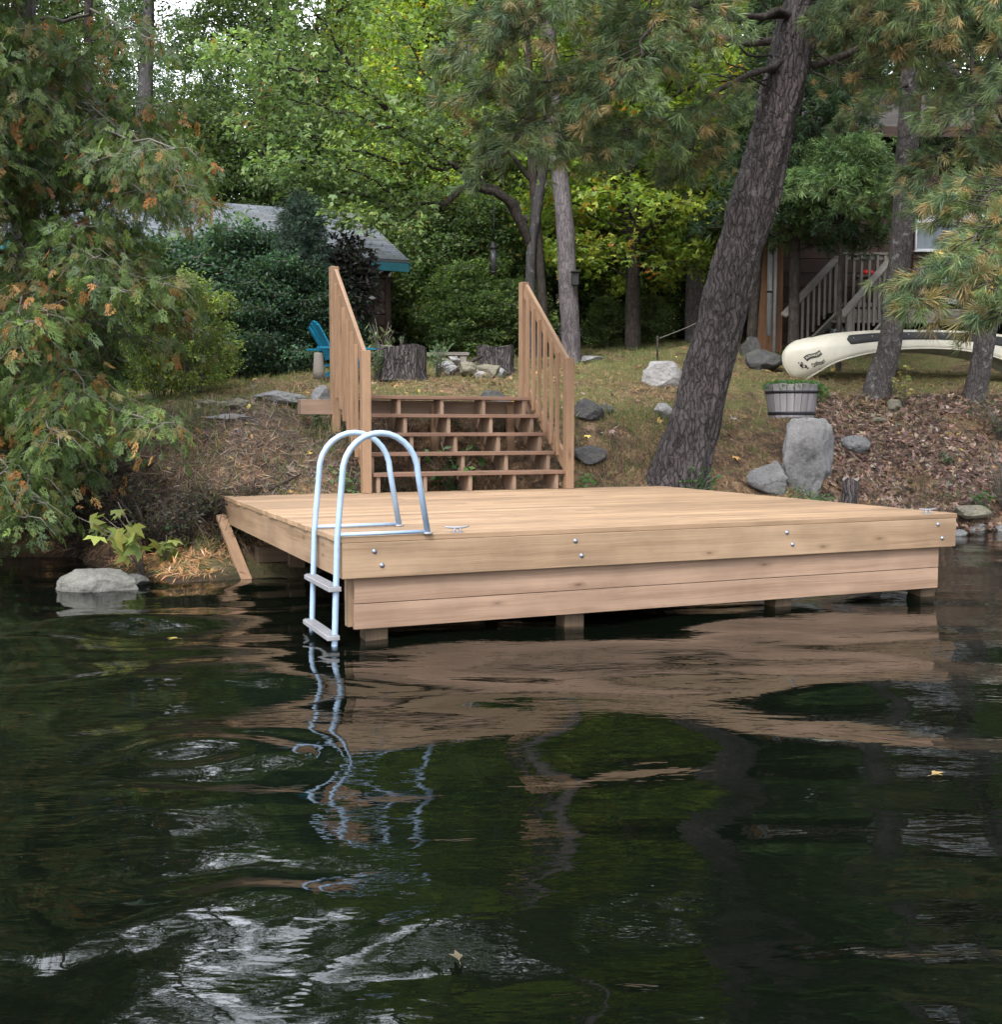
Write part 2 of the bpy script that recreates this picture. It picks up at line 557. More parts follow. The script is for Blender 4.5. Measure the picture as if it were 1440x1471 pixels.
sepp = g.n('SeparateXYZ'); g.set(sepp.inputs[0], g.n('NewGeometry').outputs['Position'])
wet = g.ramp(sepp.outputs[2], [(.02, 1.), (.22, 0.)])
c = g.mix(g.math('MULTIPLY', wet, .75), c, (.016, .012, .009))
g.bsdf(out, c, .9, g.bump(g.math('ADD', strk, g.math('MULTIPLY', fine, .8)), .9, .04), spec=.15)
M['ground'] = m

xs = lines(-90, -7, 9, 90, .075); ys = lines(-40, 8.6, 19, 125, .075)
X, Y, F = grid(xs, ys)
gr = mesh_np('ground', np.stack([X, Y, H(X, Y)], 1), F, M['ground'], smooth=True)
tag(gr, kind='structure')

# ------------------------------------------------------------------ lake
m, nt, out = new_mat('lake_water'); g = NT(nt)
co = obj_co(g)
r1 = g.noise(g.mapping(co, (2.0, 5.0, 1), rot=(0, 0, .12)), 1.0, 3, .5, .6)
r2 = g.noise(g.mapping(co, (8, 22, 1), rot=(0, 0, -.15)), 1.0, 2, .5, .3)
amp = g.ramp(g.noise(co, .55, 2, .5), [(.42, .15), (.62, 1.)])
r3 = g.noise(g.mapping(co, (15, 42, 1), rot=(0, 0, .2)), 1.0, 2, .5, .3)
h = g.math('ADD', r1, g.math('MULTIPLY', g.math('ADD', r2, g.math('MULTIPLY', r3, .3)), g.math('MULTIPLY', amp, .5)))
g.bsdf(out, (.0016, .0026, .0016), .02, g.bump(h, 1.0, .0042), spec=.62, IOR=1.333)
M['water'] = m
xs = lines(-90, -5.0, 6.0, 90, .045, 1.2); ys = lines(-60, 1.6, 13.0, 17.5, .045, 1.2)
fx, fy = np.arange(-2.3, 1.5, .022), np.arange(1.6, 5.2, .022)
xs = np.concatenate([xs[xs < -2.31], fx, xs[xs > fx[-1] + .01]]); ys = np.concatenate([ys[ys < 1.59], fy, ys[ys > fy[-1] + .01]])
X, Y, F = grid(xs, ys)
rw = np.random.default_rng(21)
Z = np.zeros_like(X)
pp = np.stack([X, Y, X * 0], 1)
patch = .5 + .5 * np.clip(fbm(pp * .45, 31, 2), -1, 1)
rough = .22 + .5 * patch ** 2 + .15 * np.exp(-(((X + .9) / 1.2) ** 2 + ((Y - 3.1) / 1.1) ** 2)) + .45 * np.exp(-(((X + 2.6) / 1.0) ** 2 + ((Y - 6.6) / 1.2) ** 2)) \
    + .35 * np.exp(-(((X - .9) / .9) ** 2 + ((Y - 2.8) / .5) ** 2))
for k in range(26):
    lam = rw.uniform(.34, 1.7)
    th = rw.normal(PI / 2 + .1, .5)
    A = .0052 * lam ** 1.1
    Z += A * np.sin(2 * PI / lam * (X * math.cos(th) + Y * math.sin(th)) + rw.uniform(0, 6.28) + 1.4 * vnoise(pp * .8 + k * 5., 40 + k))
Z *= rough
# wake rings spreading from the boat
for cx, cy, lam, A, wd in ((-.62, 2.95, .37, .0105, .62), (-1.25, 4.3, .40, .0125, .55), (-1.1, 2.35, .34, .0075, .4), (-.3, 2.4, .30, .0075, .5), (-.62, 2.8, .115, .0004, .9), (-1.2, 4.2, .13, .0005, .7), (-.5, 2.3, .09, .0003, .8), (.7, 2.7, .12, .0007, .7), (.9, 2.2, .4, .0085, .7), (1.6, 5.9, 1.1, .0045, 1.4)):
    r = np.hypot((X - cx) * .75, Y - cy)
    Z += A * np.sin(2 * PI * r / lam + 2.6 * vnoise(pp * 2.1 + cx, 70) + .9 * vnoise(pp * 6. + cx, 72)) * np.exp(-(r / wd) ** 2) * (.5 + .8 * vnoise(pp * 1.7 + cx, 75))
wt = mesh_np('lake', np.stack([X, Y, Z], 1), F, M['water'], smooth=True)
tag(wt, kind='structure')

# ------------------------------------------------------------------ rocks
def rock_mesh(size, seed, cuts=7, sub=5, rough=.10, top=None, taper=0.):
    import bmesh
    bm = bmesh.new()
    bmesh.ops.create_icosphere(bm, subdivisions=sub, radius=1.0)
    V = np.array([v.co[:] for v in bm.verts])
    F = np.array([[l.index for l in f.verts] for f in bm.faces])
    bm.free()
    r = np.random.default_rng(seed)
    V = V * (1 + .16 * fbm(V * 1.3 + seed, seed, 2))[:, None]
    for k in range(cuts):
        n = nrm(r.normal(size=3) * [1, 1, .9])
        d = r.uniform(.55, .84)
        t = V @ n - d
        V = V - np.where(t > 0, t * .93, 0)[:, None] * n
    if top is not None: V[:, 2] = np.where(V[:, 2] > top, top + (V[:, 2] - top) * .05, V[:, 2])
    if taper:
        k = 1 - taper * np.clip((V[:, 2] + 1) / 2, 0, 1)
        V[:, 0] *= k; V[:, 1] *= k
    N = V / np.linalg.norm(V, axis=1, keepdims=True)
    V = V + N * (rough * .5 * fbm(V * 3.1, seed + 5, 3) + rough * .3 * fbm(V * 11., seed + 6, 4))[:, None]
    V /= np.abs(V).max(0)
    return V * np.asarray(size) / 2, F


def rock(label, base, size, seed, mat='rock', rz=0., tilt=(0, 0), name='rock', group=None, sink=.2, cuts=12, rough=.10, top=None, taper=0.):
    V, F = rock_mesh(size, seed, cuts, rough=rough, top=top, taper=taper)
    R = np.array(Matrix.Rotation(rz, 3, 'Z') @ Matrix.Rotation(tilt[0], 3, 'X') @ Matrix.Rotation(tilt[1], 3, 'Y'))
    V = V @ R.T
    V[:, 2] -= V[:, 2].min() + sink * (V[:, 2].max() - V[:, 2].min())
    o = mesh_np(name, V, F, M[mat], smooth=True, world=False)
    o.location = tuple(base)
    return tag(o, label, 'rock', group)


def G2(px, py, z=0): return G(px, py, z)


p = G(138, 849, 0); rock('rounded grey boulder sitting in the water left of the dock', (p[0], p[1] + .12, -.02), (.68, .46, .31), 3, 'rock_shore', .1, sink=.36, rough=.08)
rock('low wet stone touching the right end of the boulder in the water', G(188, 842, 0) + [0, .1, 0], (.26, .2, .16), 8, 'rock_dark', sink=.45)
rock('tall upright pale boulder that carries the barrel planter', on(1158, 693, 12.85), (.64, .52, 1.39), 31, 'rock', .1, (.0, .0), sink=.12, cuts=9, top=.5)
rock('pointed triangular rock leaning beside the tall boulder under the planter', on(1108, 688, 12.65), (.62, .26, .46), 44, 'rock', .1, (.1, .25), sink=.12, cuts=9, taper=.97)
rock('large white granite boulder on the lawn behind the leaning pine', on(952, 550, 15.6), (.74, .5, .5), 51, 'rock_white', .5, sink=.25)
rock('white rock half hidden by the left edge of the leaning pine', on(953, 602, 13.5), (.3, .25, .2), 57, 'rock_white', sink=.2)
rock('dark flat boulder right of the stair railing at the lawn edge', on(843, 588, 12.9), (.44, .4, .3), 61, 'rock_dark', .2, sink=.25)
rock('small dark rock beside the flat boulder right of the stairs', on(870, 578, 13.3), (.22, .2, .16), 64, 'rock_dark', sink=.2)
rock('mossy dark rock low on the bank right of the stairs', on(850, 640, 12.25), (.46, .35, .28), 66, 'rock_dark', .4, sink=.3)
rock('brown flat rock on the grass just above the top stair tread', on(706, 566, 13.0), (.42, .3, .22), 68, 'rock_dark', .3, sink=.25)
rock('grey sharp rock at the head of the stairs near the right newel post', on(722, 572, 12.8), (.3, .2, .15), 69, 'rock', .0, sink=.2)
rock('large grey flat rock lying on the lawn left of the stairs', on(402, 582, 12.0), (.62, .4, .2), 71, 'rock', .1, sink=.35)
rock('round grey rock behind the upper left newel post', on(462, 565, 12.3), (.3, .26, .3), 73, 'rock', sink=.2)
for k, (px, py, d, s) in enumerate([(290, 584, 11.7, .15), (306, 581, 11.7, .18), (322, 582, 11.6, .14), (338, 585, 11.5, .22), (355, 581, 11.8, .12)]):
    rock('small pale stone in the row at the lawn edge beside the cedar', on(px, py, d), (s * 1.5, s, s * .7), 80 + k, 'rock_tan', k * .7, name='stone', group='pale stones edging the lawn by the cedar', sink=.25)
rock('long weathered stone flush with the slope below the pale stone row', on(330, 606, 11.2), (.5, .25, .1), 87, 'rock', .2, sink=.35)
rock('grey rock lodged in the leafy bank right of the planter', on(1232, 596, 14.5), (.44, .35, .26), 91, 'rock', .3, sink=.3)
rock('tan angular stone at the foot of the right pine trunk', on(1287, 572, 15.2), (.24, .2, .2), 93, 'rock_tan', .2, sink=.2)
rock('flat yellowish stone lying in leaves below the right pine', on(1264, 588, 14.9), (.2, .14, .08), 94, 'rock_tan', sink=.2)
rock('big mossy rock under the grey house stairs behind the canoe', on(1097, 524, 17.4), (.66, .5, .42), 96, 'rock_dark', .1, sink=.25)
rock('tall dark rock behind the leaning pine near the house corner', on(1078, 505, 18.2), (.36, .3, .5), 97, 'rock_dark', sink=.2)
rock('flat tan slab jutting out over the water beyond the dock corner', G(1392, 744, .16), (.52, .4, .22), 101, 'rock_tan', .1, (0, .05), sink=.1, cuts=10)
for k, (px, py, s) in enumerate([(1382, 770, .34), (1410, 764, .42), (1436, 764, .4), (1470, 762, .5)]):
    rock(['grey shoreline stone just past the dock corner, half in the water', 'grey shoreline stone under the flat tan slab', 'flat grey shoreline stone at the right picture edge', 'broad shoreline stone beyond the right edge of the dock'][k], G(px, py, 0) + [0, .15, -.03], (s, s * .7, s * .5), 104 + k, 'rock', k * .8, sink=.35)
rock('flat pale rock beside the grey ash trunk on the lawn', on(850, 530, 18.0), (.5, .3, .14), 110, 'rock', sink=.3)
# ------------------------------------------------------------------ dock
ZD = .65
_C, _R, _B, _L = [G(*q, ZD) for q in ((505, 772), (1372, 737), (949, 698), (314, 712.5))]
u1 = nrm((_R - _C) + (_B - _L)); u1[2] = 0
u2 = np.array([-u1[1], u1[0], 0.])
cen = (_C + _R + _B + _L) / 4
W = .5 * (np.linalg.norm(_R - _C) + np.linalg.norm(_B - _L)); D = .5 * (np.linalg.norm(_L - _C) + np.linalg.norm(_B - _R))
O0 = cen - u1 * W / 2 - u2 * D / 2; O0[2] = 0


def dk(a, b, z): return O0 + u1 * a + u2 * b + np.array([0, 0, z])


def ab(p):
    q = np.asarray(p) - O0
    return float(np.dot(q, u1)), float(np.dot(q, u2))


dock = empty('dock', 'new square wooden swimming dock standing over the water on posts', 'dock', dk(W / 2, D / 2, 0))
mb = MB()
BT, BW, GAP = .036, .138, .005
n = int(round(D / (BW + GAP))); bw = D / n - GAP
for i in range(n):
    b = (i + .5) * (bw + GAP)
    e = random.uniform(-.006, .006)
    split = random.uniform(.3, .7) * W if i else None
    if split is None:
        mb.box(dk(W / 2, b, ZD - BT / 2), u1 * (W / 2 + .012), u2 * bw / 2, up * BT / 2)
    else:
        mb.box(dk((split - .012 + e) / 2 - .001, b, ZD - BT / 2), u1 * ((split + .012 - e) / 2 - .001), u2 * bw / 2, up * BT / 2)
        mb.box(dk((split + W + .012) / 2 + .001, b, ZD - BT / 2), u1 * ((W + .012 - split) / 2 - .001), u2 * bw / 2, up * BT / 2)
mb.build('deck_boards', M['deck_top'], dock, bevel=.004)
FH, FT = .215, .042
zt = ZD - BT - .001
f1 = MB().box(dk(W / 2, FT / 2, zt - FH / 2), u1 * W / 2, u2 * FT / 2, up * FH / 2).build('fascia_board', M['fascia'], dock, bevel=.004)
MB().box(dk(FT / 2, FT + .002 + (D - FT) / 2, zt - FH / 2), u1 * FT / 2, u2 * ((D - FT) / 2 - .003), up * FH / 2).build('fascia_board', M['fascia'], dock, bevel=.004)
MB().box(dk(W - FT / 2, FT + .002 + (D - FT) / 2, zt - FH / 2), u1 * FT / 2, u2 * ((D - FT) / 2 - .003), up * FH / 2).build('fascia_board', M['fascia'], dock, bevel=.004)
jm = MB()
for i in range(9):
    jm.box(dk(FT + .3 + i * (W - .6) / 9, D / 2, zt - .1), u2 * (D / 2 - .06), u1 * .019, up * .095)
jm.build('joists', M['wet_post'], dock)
# skirt boards, set back below the fascia
zb = zt - FH - .004
SH = .154
sa0, sa1 = ab(G(523, 880, .25))[0], W - .12
sa0 = .085
for k in range(2):
    z1 = zb - k * (SH + .004)
    MB().box(dk((sa0 + sa1) / 2, .064, z1 - SH / 2), u1 * (sa1 - sa0) / 2, u2 * .019, up * SH / 2).build('skirt_board', M['skirt'], dock, bevel=.003)
MB().box(dk(.073, .12, zb - .15), u1 * .02, u2 * .035, up * .15).build('corner_trim', M['fascia'], dock, bevel=.003)
zs = zb - 2 * (SH + .004)
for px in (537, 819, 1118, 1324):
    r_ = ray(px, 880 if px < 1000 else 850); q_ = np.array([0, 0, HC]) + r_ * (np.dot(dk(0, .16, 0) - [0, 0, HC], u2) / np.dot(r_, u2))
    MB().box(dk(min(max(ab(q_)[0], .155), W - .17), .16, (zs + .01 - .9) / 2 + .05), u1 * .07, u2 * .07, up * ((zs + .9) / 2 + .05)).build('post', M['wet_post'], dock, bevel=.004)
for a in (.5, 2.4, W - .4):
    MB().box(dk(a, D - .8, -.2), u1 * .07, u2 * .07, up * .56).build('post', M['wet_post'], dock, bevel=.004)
# sleeper on the shore and raking brace under the far left corner
pA = G(318, 793, .2); aA, bA = ab(pA)
MB().box(dk(1.56, bA + .05, .16), u1 * 1.4, u2 * .07, up * .07).build('shore_beam', M['wet_post'], dock, bevel=.004)
MB().beam(dk(-.055, D - .12, zt - FH + .07), G(364, 838, -.02) + [-.01, -.02, -.09], .095, .042, u1).build('brace', M['stair'], dock, bevel=.003)
# bolts: dome heads on washers
for px, py in ((538, 792), (549, 812), (827, 777), (836, 798), (1131, 765), (1139, 782), (1348, 753), (1354, 773)):
    p = G(px, py, .5)
    r = ray(px, py); t = np.dot(dk(0, 0, 0) - [0, 0, HC], u2) / np.dot(r, u2)
    p = np.array([0, 0, HC]) + r * t
    MB().lathe(p, [(.0155, .0), (.0155, .003), (.011, .004), (.0095, .009), (.005, .013), (.001, .0135)], 16, -u2).build('bolt', M['bolt'], dock)
for k in range(3):
    p = dk(-.0, .18 + .1 * (k % 2), zt - .07 - .05 * k)


def cleat(px, py):
    a, b = ab(G(px, py, ZD))
    mb = MB()
    for s in (-1, 1):
        mb.tube([dk(a + s * .022, b, ZD), dk(a + s * .018, b, ZD + .028)], [.010, .008], 10)
    mb.box(dk(a, b, ZD + .003), u1 * .036, u2 * .016, up * .003)
    mb.tube([dk(a + x, b, ZD + .030 + abs(x / .08) ** 2 * .009) for x in np.linspace(-.08, .08, 9)], [.004, .006, .0075, .0085, .009, .0085, .0075, .006, .004], 10)
    o = mb.build('cleat', M['alu_step'], dock)
    o['label'] = 'white metal mooring cleat'


cleat(657, 765); cleat(1333, 738)

# ------------------------------------------------------------------ swim ladder
def pipe_path(px, zlist):
    return px


near = ab(G(500, 772, ZD)); far = ab(G(466, 760, ZD))
lb = [near[1] + .015, far[1]]
fa = [ab(G(620, 769, ZD))[0], ab(G(578, 757, ZD))[0]]
loopw = .5 * (fa[0] + fa[1]) + .0
lad = empty('swim_ladder', 'pale aluminium swim ladder with two arched handrails hooked over the dock corner', 'ladder', dk(-.05, np.mean(lb), 0))
A0 = -.028
ztop = HC + (HZ - 622) / F_PX * 6.75
for b in lb:
    pts = [dk(A0 - .035, b, -.75), dk(A0 - .024, b, 0), dk(A0, b, ZD)]
    # leaning riser, round arch, and the leg that comes down on the boards
    x0, x1 = A0 + .035, loopw - .06
    zs_ = ztop - (x1 - x0) / 2 * 1.05
    cx, rx, rz = (x0 + x1) / 2, (x1 - x0) / 2, ztop - zs_
    for t in np.linspace(0, PI, 15):
        pts.append(dk(cx - rx * math.cos(t), b, zs_ + rz * math.sin(t)))
    pts.append(dk(loopw, b, ZD + .014))
    MB().tube(pts, .0185, 14).build('handrail', M['alu'], lad)
    MB().tube([dk(A0 + .004, b, ZD + .016), dk(loopw - .004, b, ZD + .016)], .0115, 10).build('base_bar', M['alu'], lad)
    MB().lathe(dk(loopw, b, ZD + .001), [(.03, 0), (.03, .008), (.024, .012)], 14).build('foot_cap', M['alu_step'], lad)
for z in (.345, .055, -.24):
    a = A0 - .028 * (ZD - z) / ZD
    s = MB()
    s.box(dk(a - .012, np.mean(lb), z), u2 * (abs(lb[1] - lb[0]) / 2 + .035), u1 * .038, up * .014)
    for kk in (-.024, -.008, .008, .024):
        s.box(dk(a - .012 + kk, np.mean(lb), z + .019), u2 * (abs(lb[1] - lb[0]) / 2 + .03), u1 * .003, up * .003)
    s.build('step', M['alu_step'], lad, bevel=.012, seg=3)

# ------------------------------------------------------------------ stairs up to the lawn
a0, bb0 = ab(G(539, 709, ZD)); a1, bb1 = ab(G(813, 703, ZD))
B0 = D - .13
RISE, RUN, TT = .198, .213, .038
st = empty('wooden_stairs', 'new brown wooden stairs with open risers and railings climbing from dock to lawn', 'stairs', dk((a0 + a1) / 2, B0, ZD))
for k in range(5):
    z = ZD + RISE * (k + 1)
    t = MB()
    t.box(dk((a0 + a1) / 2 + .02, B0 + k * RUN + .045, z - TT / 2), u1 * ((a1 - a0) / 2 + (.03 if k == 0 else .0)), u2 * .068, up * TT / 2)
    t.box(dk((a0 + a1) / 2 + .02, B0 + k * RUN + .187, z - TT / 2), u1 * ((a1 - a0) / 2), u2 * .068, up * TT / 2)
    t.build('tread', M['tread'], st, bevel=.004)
ns = 5
for i in range(ns):
    a = a0 + .05 + i * (a1 - a0 - .10) / (ns - 1)
    poly = []
    for k in range(5):
        poly += [dk(a - .019, B0 + k * RUN, ZD + .001 + RISE * k - (0 if k == 0 else TT + .001)), dk(a - .019, B0 + k * RUN, ZD + RISE * (k + 1) - TT - .001)]
    poly += [dk(a - .019, B0 + 5.1 * RUN, ZD + RISE * 5 - TT - .001), dk(a - .019, B0 + 5.1 * RUN, ZD + RISE * 5 - .30), dk(a - .019, B0 + RUN * .95, ZD + .001)]
    MB().prism(poly, u1 * .038).build('stringer', M['stair_cut'], st, bevel=.002)
btop = B0 + 5.15 * RUN
MB().box(dk((a0 + a1) / 2 - .12, btop + .11, ZD + RISE * 5 - TT - .085), u1 * ((a1 - a0) / 2 + .34), u2 * .08, up * .08).build('sill_beam', M['stair_cut'], st, bevel=.004)
for a in (a0 + .14, a1 - .12, (a0 + a1) / 2):
    MB().box(dk(a, btop - .01, ZD + RISE * 5 - .35), u1 * .045, u2 * .02, up * .27).build('cleat_block', M['stair'], st)
PW = .092


def newel(a, b, z0, z1):
    h = PW / 2
    c = dk(a, b, (z0 + z1) / 2)
    MB().box(c, up * (z1 - z0) / 2, u1 * h, u2 * h).build('newel_post', M['stair'], st, bevel=.007, seg=2)


def railing(a, bl, bu, zl, zu, zl0, zu0, nb, side):
    newel(a, bl, zl0, zl); newel(a, bu, zu0, zu)
    # sloping 2x6 top rail between the posts, sloping bottom rail, square balusters
    s0, s1 = bl + PW / 2 - .004, bu + .03
    r0, r1 = zl - .075, zu - .03
    off = side * .0
    MB().beam(dk(a, s0, r0 - .0), dk(a, s1 - PW / 2 - .03, r1 - .06), .04, .15, u1).build('handrail', M['stair'], st, bevel=.005)
    low0, low1 = ZD + .26, ZD + RISE * 5 + .12
    MB().beam(dk(a, s0, low0), dk(a, bu - PW / 2 + .004, low1), .04, .15, u1).build('bottom_rail', M['stair'], st, bevel=.005)
    for i in range(nb):
        t = (i + 1) / (nb + 1)
        b = s0 + (bu - PW / 2 - s0) * t
        zb_ = low0 + (low1 - low0) * t - .03
        ztp = r0 + (r1 - .05 - r0) * t + .01
        MB().box(dk(a + side * .0385, b, (zb_ + ztp) / 2), up * (ztp - zb_) / 2, u1 * .018, u2 * .019).build('baluster', M['stair'], st, bevel=.003)


zl_L = HC + (HZ - 505) / F_PX * (dk(a0, B0, 0)[1])
zu_L = HC + (HZ - 387) / F_PX * (dk(a0, B0 + 1.13, 0)[1])
zl_R = HC + (HZ - 515) / F_PX * (dk(a1, B0, 0)[1])
zu_R = HC + (HZ - 408) / F_PX * (dk(a1, B0 + 1.13, 0)[1])
railing(a0 - .075, B0 + .0, B0 + 1.17, zl_L, zu_L, ZD + .001, ZD + .4, 6, -1)
railing(a1 + .085, B0 + .0, B0 + 1.17, zl_R, zu_R, ZD + .001, ZD + RISE * 5 - .35, 6, -1)
print('DOCK', W, D, 'stairs a', a0, a1, 'b', bb0, bb1, 'ladder', lb, fa, loopw, 'rails', zl_L, zu_L, zl_R, zu_R)
# ------------------------------------------------------------------ foliage instancer (also used by the small plants)
def kites(ks):
    """list of (x, y, angle, length, width, fold) -> quads"""
    V, F = [], []
    for x, y, a, l, w, f in ks:
        c, s = math.cos(a), math.sin(a)
        n = len(V)
        for u, v, z in ((0, 0, 0), (.42 * l, w / 2, f), (l, 0, -f), (.42 * l, -w / 2, f)):
            V.append((x + u * c - v * s, y + u * s + v * c, z))
        F.append((n, n + 1, n + 2, n + 3))
    return np.array(V), np.array(F)


T_LEAF = kites([(0, 0, 0, 1, .52, .05)])
T_MAPLE = kites([(0, 0, 0, 1, .5, .05), (.08, .05, .85, .75, .38, .05), (.08, -.05, -.85, .75, .38, .05)])
T_LANCE = kites([(0, 0, 0, 1, .26, .04)])
T_BLADE = kites([(0, 0, 0, 1, .05, .02)])
rc = np.random.default_rng(5)


def cedar_tmpl():
    ks = [(0, 0, 0, .55, .07, 0), (.5, 0, rc.normal(0, .1), .5, .09, .01)]
    for i in range(6):
        x = .10 + i * .14
        L = (.50 - .05 * i) * rc.uniform(.7, 1.25)
        for s in (-1, 1):
            if rc.random() < .15: continue
            an = s * rc.uniform(.6, .95)
            ks.append((x + rc.normal(0, .02), 0, an, L, .062, .012))
            for q in (.3, .6):
                ks.append((x + L * q * math.cos(an), L * q * math.sin(an), an + (s if q < .5 else -s) * .7, L * (.42 - .2 * q), .055, .012))
    V, F = kites(ks)
    V[:, 2] -= .22 * V[:, 0] ** 2
    return V, F


T_CEDAR = [cedar_tmpl() for _ in range(3)]


def tuft_tmpl(nn=30, spread=.9, seed=0, wd=.022):
    r = np.random.default_rng(seed)
    V, F = [], []
    for i in range(nn):
        th = r.uniform(0, 2 * PI); a = spread * math.sqrt(r.uniform(.02, 1))
        d = np.array([math.cos(a), math.sin(a) * math.cos(th), math.sin(a) * math.sin(th)])
        L = r.uniform(.72, 1.08)
        s = nrm(np.cross(d, r.normal(size=3))) * wd
        b = np.array([r.uniform(-.35, .12), 0, 0])
        m = b + d * L * .55 + [0, 0, -.01]
        e = b + d * L + np.array([0, 0, -.06])
        n = len(V)
        V += [b, m + s, e, m - s]
        F.append((n, n + 1, n + 2, n + 3))
    return np.array(V), np.array(F)


T_TUFT = [tuft_tmpl(30, .8, k) for k in range(3)]
T_TUFT_FAR = [tuft_tmpl(16, 1.0, 10 + k, .045) for k in range(2)]


def frames(d, nh):
    d = d / np.linalg.norm(d, axis=1, keepdims=True)
    y = np.cross(nh, d)
    l = np.linalg.norm(y, axis=1, keepdims=True)
    y = np.where(l > 1e-3, y / np.maximum(l, 1e-6), np.array([[0, 1., 0]]))
    z = np.cross(d, y)
    return np.stack([d, y, z], -1)


def scatter(tmpls, pos, d, nh, s, col):
    """quads instanced at pos; returns V, F, C"""
    pos, d, nh, s, col = map(np.asarray, (pos, d, nh, s, col))
    R = frames(d, nh)
    Vs, Fs, Cs = [], [], []
    off = 0
    idx = np.arange(len(pos)) % len(tmpls)
    for k, (tv, tf) in enumerate(tmpls):
        q = np.nonzero(idx == k)[0]
        if not len(q): continue
        V = np.einsum('nij,kj->nki', R[q], tv) * s[q][:, None, None] + pos[q][:, None]
        F = tf[None] + (np.arange(len(q)) * len(tv))[:, None, None] + off
        Vs.append(V.reshape(-1, 3)); Fs.append(F.reshape(-1, 4)); Cs.append(np.repeat(col[q], len(tv), 0))
        off += len(q) * len(tv)
    return np.concatenate(Vs), np.concatenate(Fs), np.concatenate(Cs)


def pal(r, n, cols, w, jit=.18):
    cols = np.array(cols); w = np.array(w, float)
    i = r.choice(len(cols), n, p=w / w.sum())
    c = cols[i] * np.exp(r.normal(0, jit, (n, 1))) * np.exp(r.normal(0, jit * .3, (n, 3)))
    return np.clip(c, .004, .9)


def leafy(name, label, base, h, spread, nst, nleaf, size, cols, w, seed, tmpl=None, stem='twig_grey', droop=.2, lean=(0, 0), cat='plant', group=None, flat=.6):
    """small plant: thin curved stems carrying leaves"""
    r = np.random.default_rng(seed)
    root = empty(name, label, cat, base, group)
    mb = MB(); pos, dr = [], []
    base = np.asarray(base, float)
    for i in range(nst):
        az = r.uniform(0, 2 * PI); q = r.uniform(.2, 1) * spread
        tip = base + [math.cos(az) * q + lean[0], math.sin(az) * q + lean[1], h * r.uniform(.55, 1.05)]
        mid = base * .5 + tip * .5 + [0, 0, h * .16]
        pts = [base + [math.cos(az) * .02, math.sin(az) * .02, -.03], mid, tip]
        mb.tube(pts, [.006 * (h + .4), .0045 * (h + .4), .002], 5)
        for k in range(nleaf):
            t = r.uniform(.25, 1.05)
            p = (1 - t) ** 2 * pts[0] + 2 * t * (1 - t) * mid + t * t * tip
            pos.append(p + r.normal(0, .03 * h + .01, 3)); a = r.uniform(0, 2 * PI)
            dr.append([math.cos(a), math.sin(a), r.normal(-droop, .3)])
    n = len(pos)
    nh = np.tile(up, (n, 1)) * flat + r.normal(0, .45, (n, 3)) + [0, -.25, 0]
    V, F, C = scatter([tmpl or T_LEAF], pos, np.array(dr), nh, size * r.uniform(.6, 1.2, n), pal(r, n, cols, w))
    mb.build('stem', M[stem], root)
    mesh_np('foliage', V, F, M['leaf'], root, C)
    return root


# ------------------------------------------------------------------ barrel planter
pb = P(1137, 600, 13.1)
pl = empty('barrel_planter', 'grey half barrel planter with two black hoops on top of the tall boulder', 'planter', pb)
prof = lambda z: .265 + .065 * (z / .40)
mb = MB()
NS = 22
for k in range(NS):
    t0, t1 = 2 * PI * k / NS + .012, 2 * PI * (k + 1) / NS - .012
    V = []
    for z in (0, .40):
        for rr in (prof(z), prof(z) - .025):
            for t in (t0, (t0 + t1) / 2, t1):
                V.append(pb + [rr * math.cos(t), rr * math.sin(t), z + (.006 * ((k * 7) % 3 - 1) if z else 0)])
    Fq = [(0, 1, 7, 6), (1, 2, 8, 7), (4, 3, 9, 10), (5, 4, 10, 11), (3, 0, 6, 9), (2, 5, 11, 8), (6, 7, 10, 9), (7, 8, 11, 10), (3, 4, 1, 0), (4, 5, 2, 1)]
    o = k * 1.7
    mb.add(V, Fq, [[(o + V[i][2] - pb[2], o + (i % 3) * .04) for i in f] for f in Fq])
mb.build('barrel', M['barrel'], pl)
for z, hh in ((.285, .034), (.03, .04)):
    MB().lathe(pb, [(prof(z) - .004, z), (prof(z) + .005, z + .001), (prof(z + hh) + .005, z + hh - .001), (prof(z + hh) - .004, z + hh)], 44, cap=False).build('hoop', M['hoop'], pl)
MB().lathe(pb, [(.005, .36), (.16, .368), (prof(.36) - .03, .36)], 30, cap=False).build('soil', M['dirt'], pl)
r = np.random.default_rng(3)
N = 1500
an, rr = r.uniform(0, 2 * PI, N), np.sqrt(r.uniform(0, 1, N)) * .34
pos = np.stack([pb[0] + rr * np.cos(an), pb[1] + rr * np.sin(an), pb[2] + .375 + .05 * r.random(N) - np.clip(rr - .3, 0, 1) * 1.2], 1)
ex = r.normal(0, .05, (260, 3)) + [.33, -.1, .30]; pos = np.concatenate([pos, pb + ex]); N = len(pos)
dd = r.normal(0, 1, (N, 3)) + [0, 0, .9]
V, F, C = scatter([T_LEAF], pos, dd, r.normal(0, 1, (N, 3)), r.uniform(.02, .05, N), pal(r, N, [(.05, .13, .04), (.08, .17, .05), (.10, .15, .03)], [3, 2, 1]))
o = empty('creeping_plant', 'low bright green creeper filling and spilling from the barrel planter', 'plant', pb + [0, 0, .38])
mesh_np('foliage', V, F, M['leaf'], o, C)

# ------------------------------------------------------------------ upturned canoe
cL, cR = P(1124, 520, 16.6), P(1500, 520, 16.9)
cax = nrm((cR - cL) * [1, 1, 0]); cn = np.array([cax[1], -cax[0], 0])     # cn points at the lake
CLEN = np.linalg.norm((cR - cL)[:2]); cm = (cL + cR) / 2
zq = lambda py: HC + (HZ - py) / F_PX * 16.5 * KY
zK, zG, zE, zT = zq(474), zq(503), zq(551), zq(491)


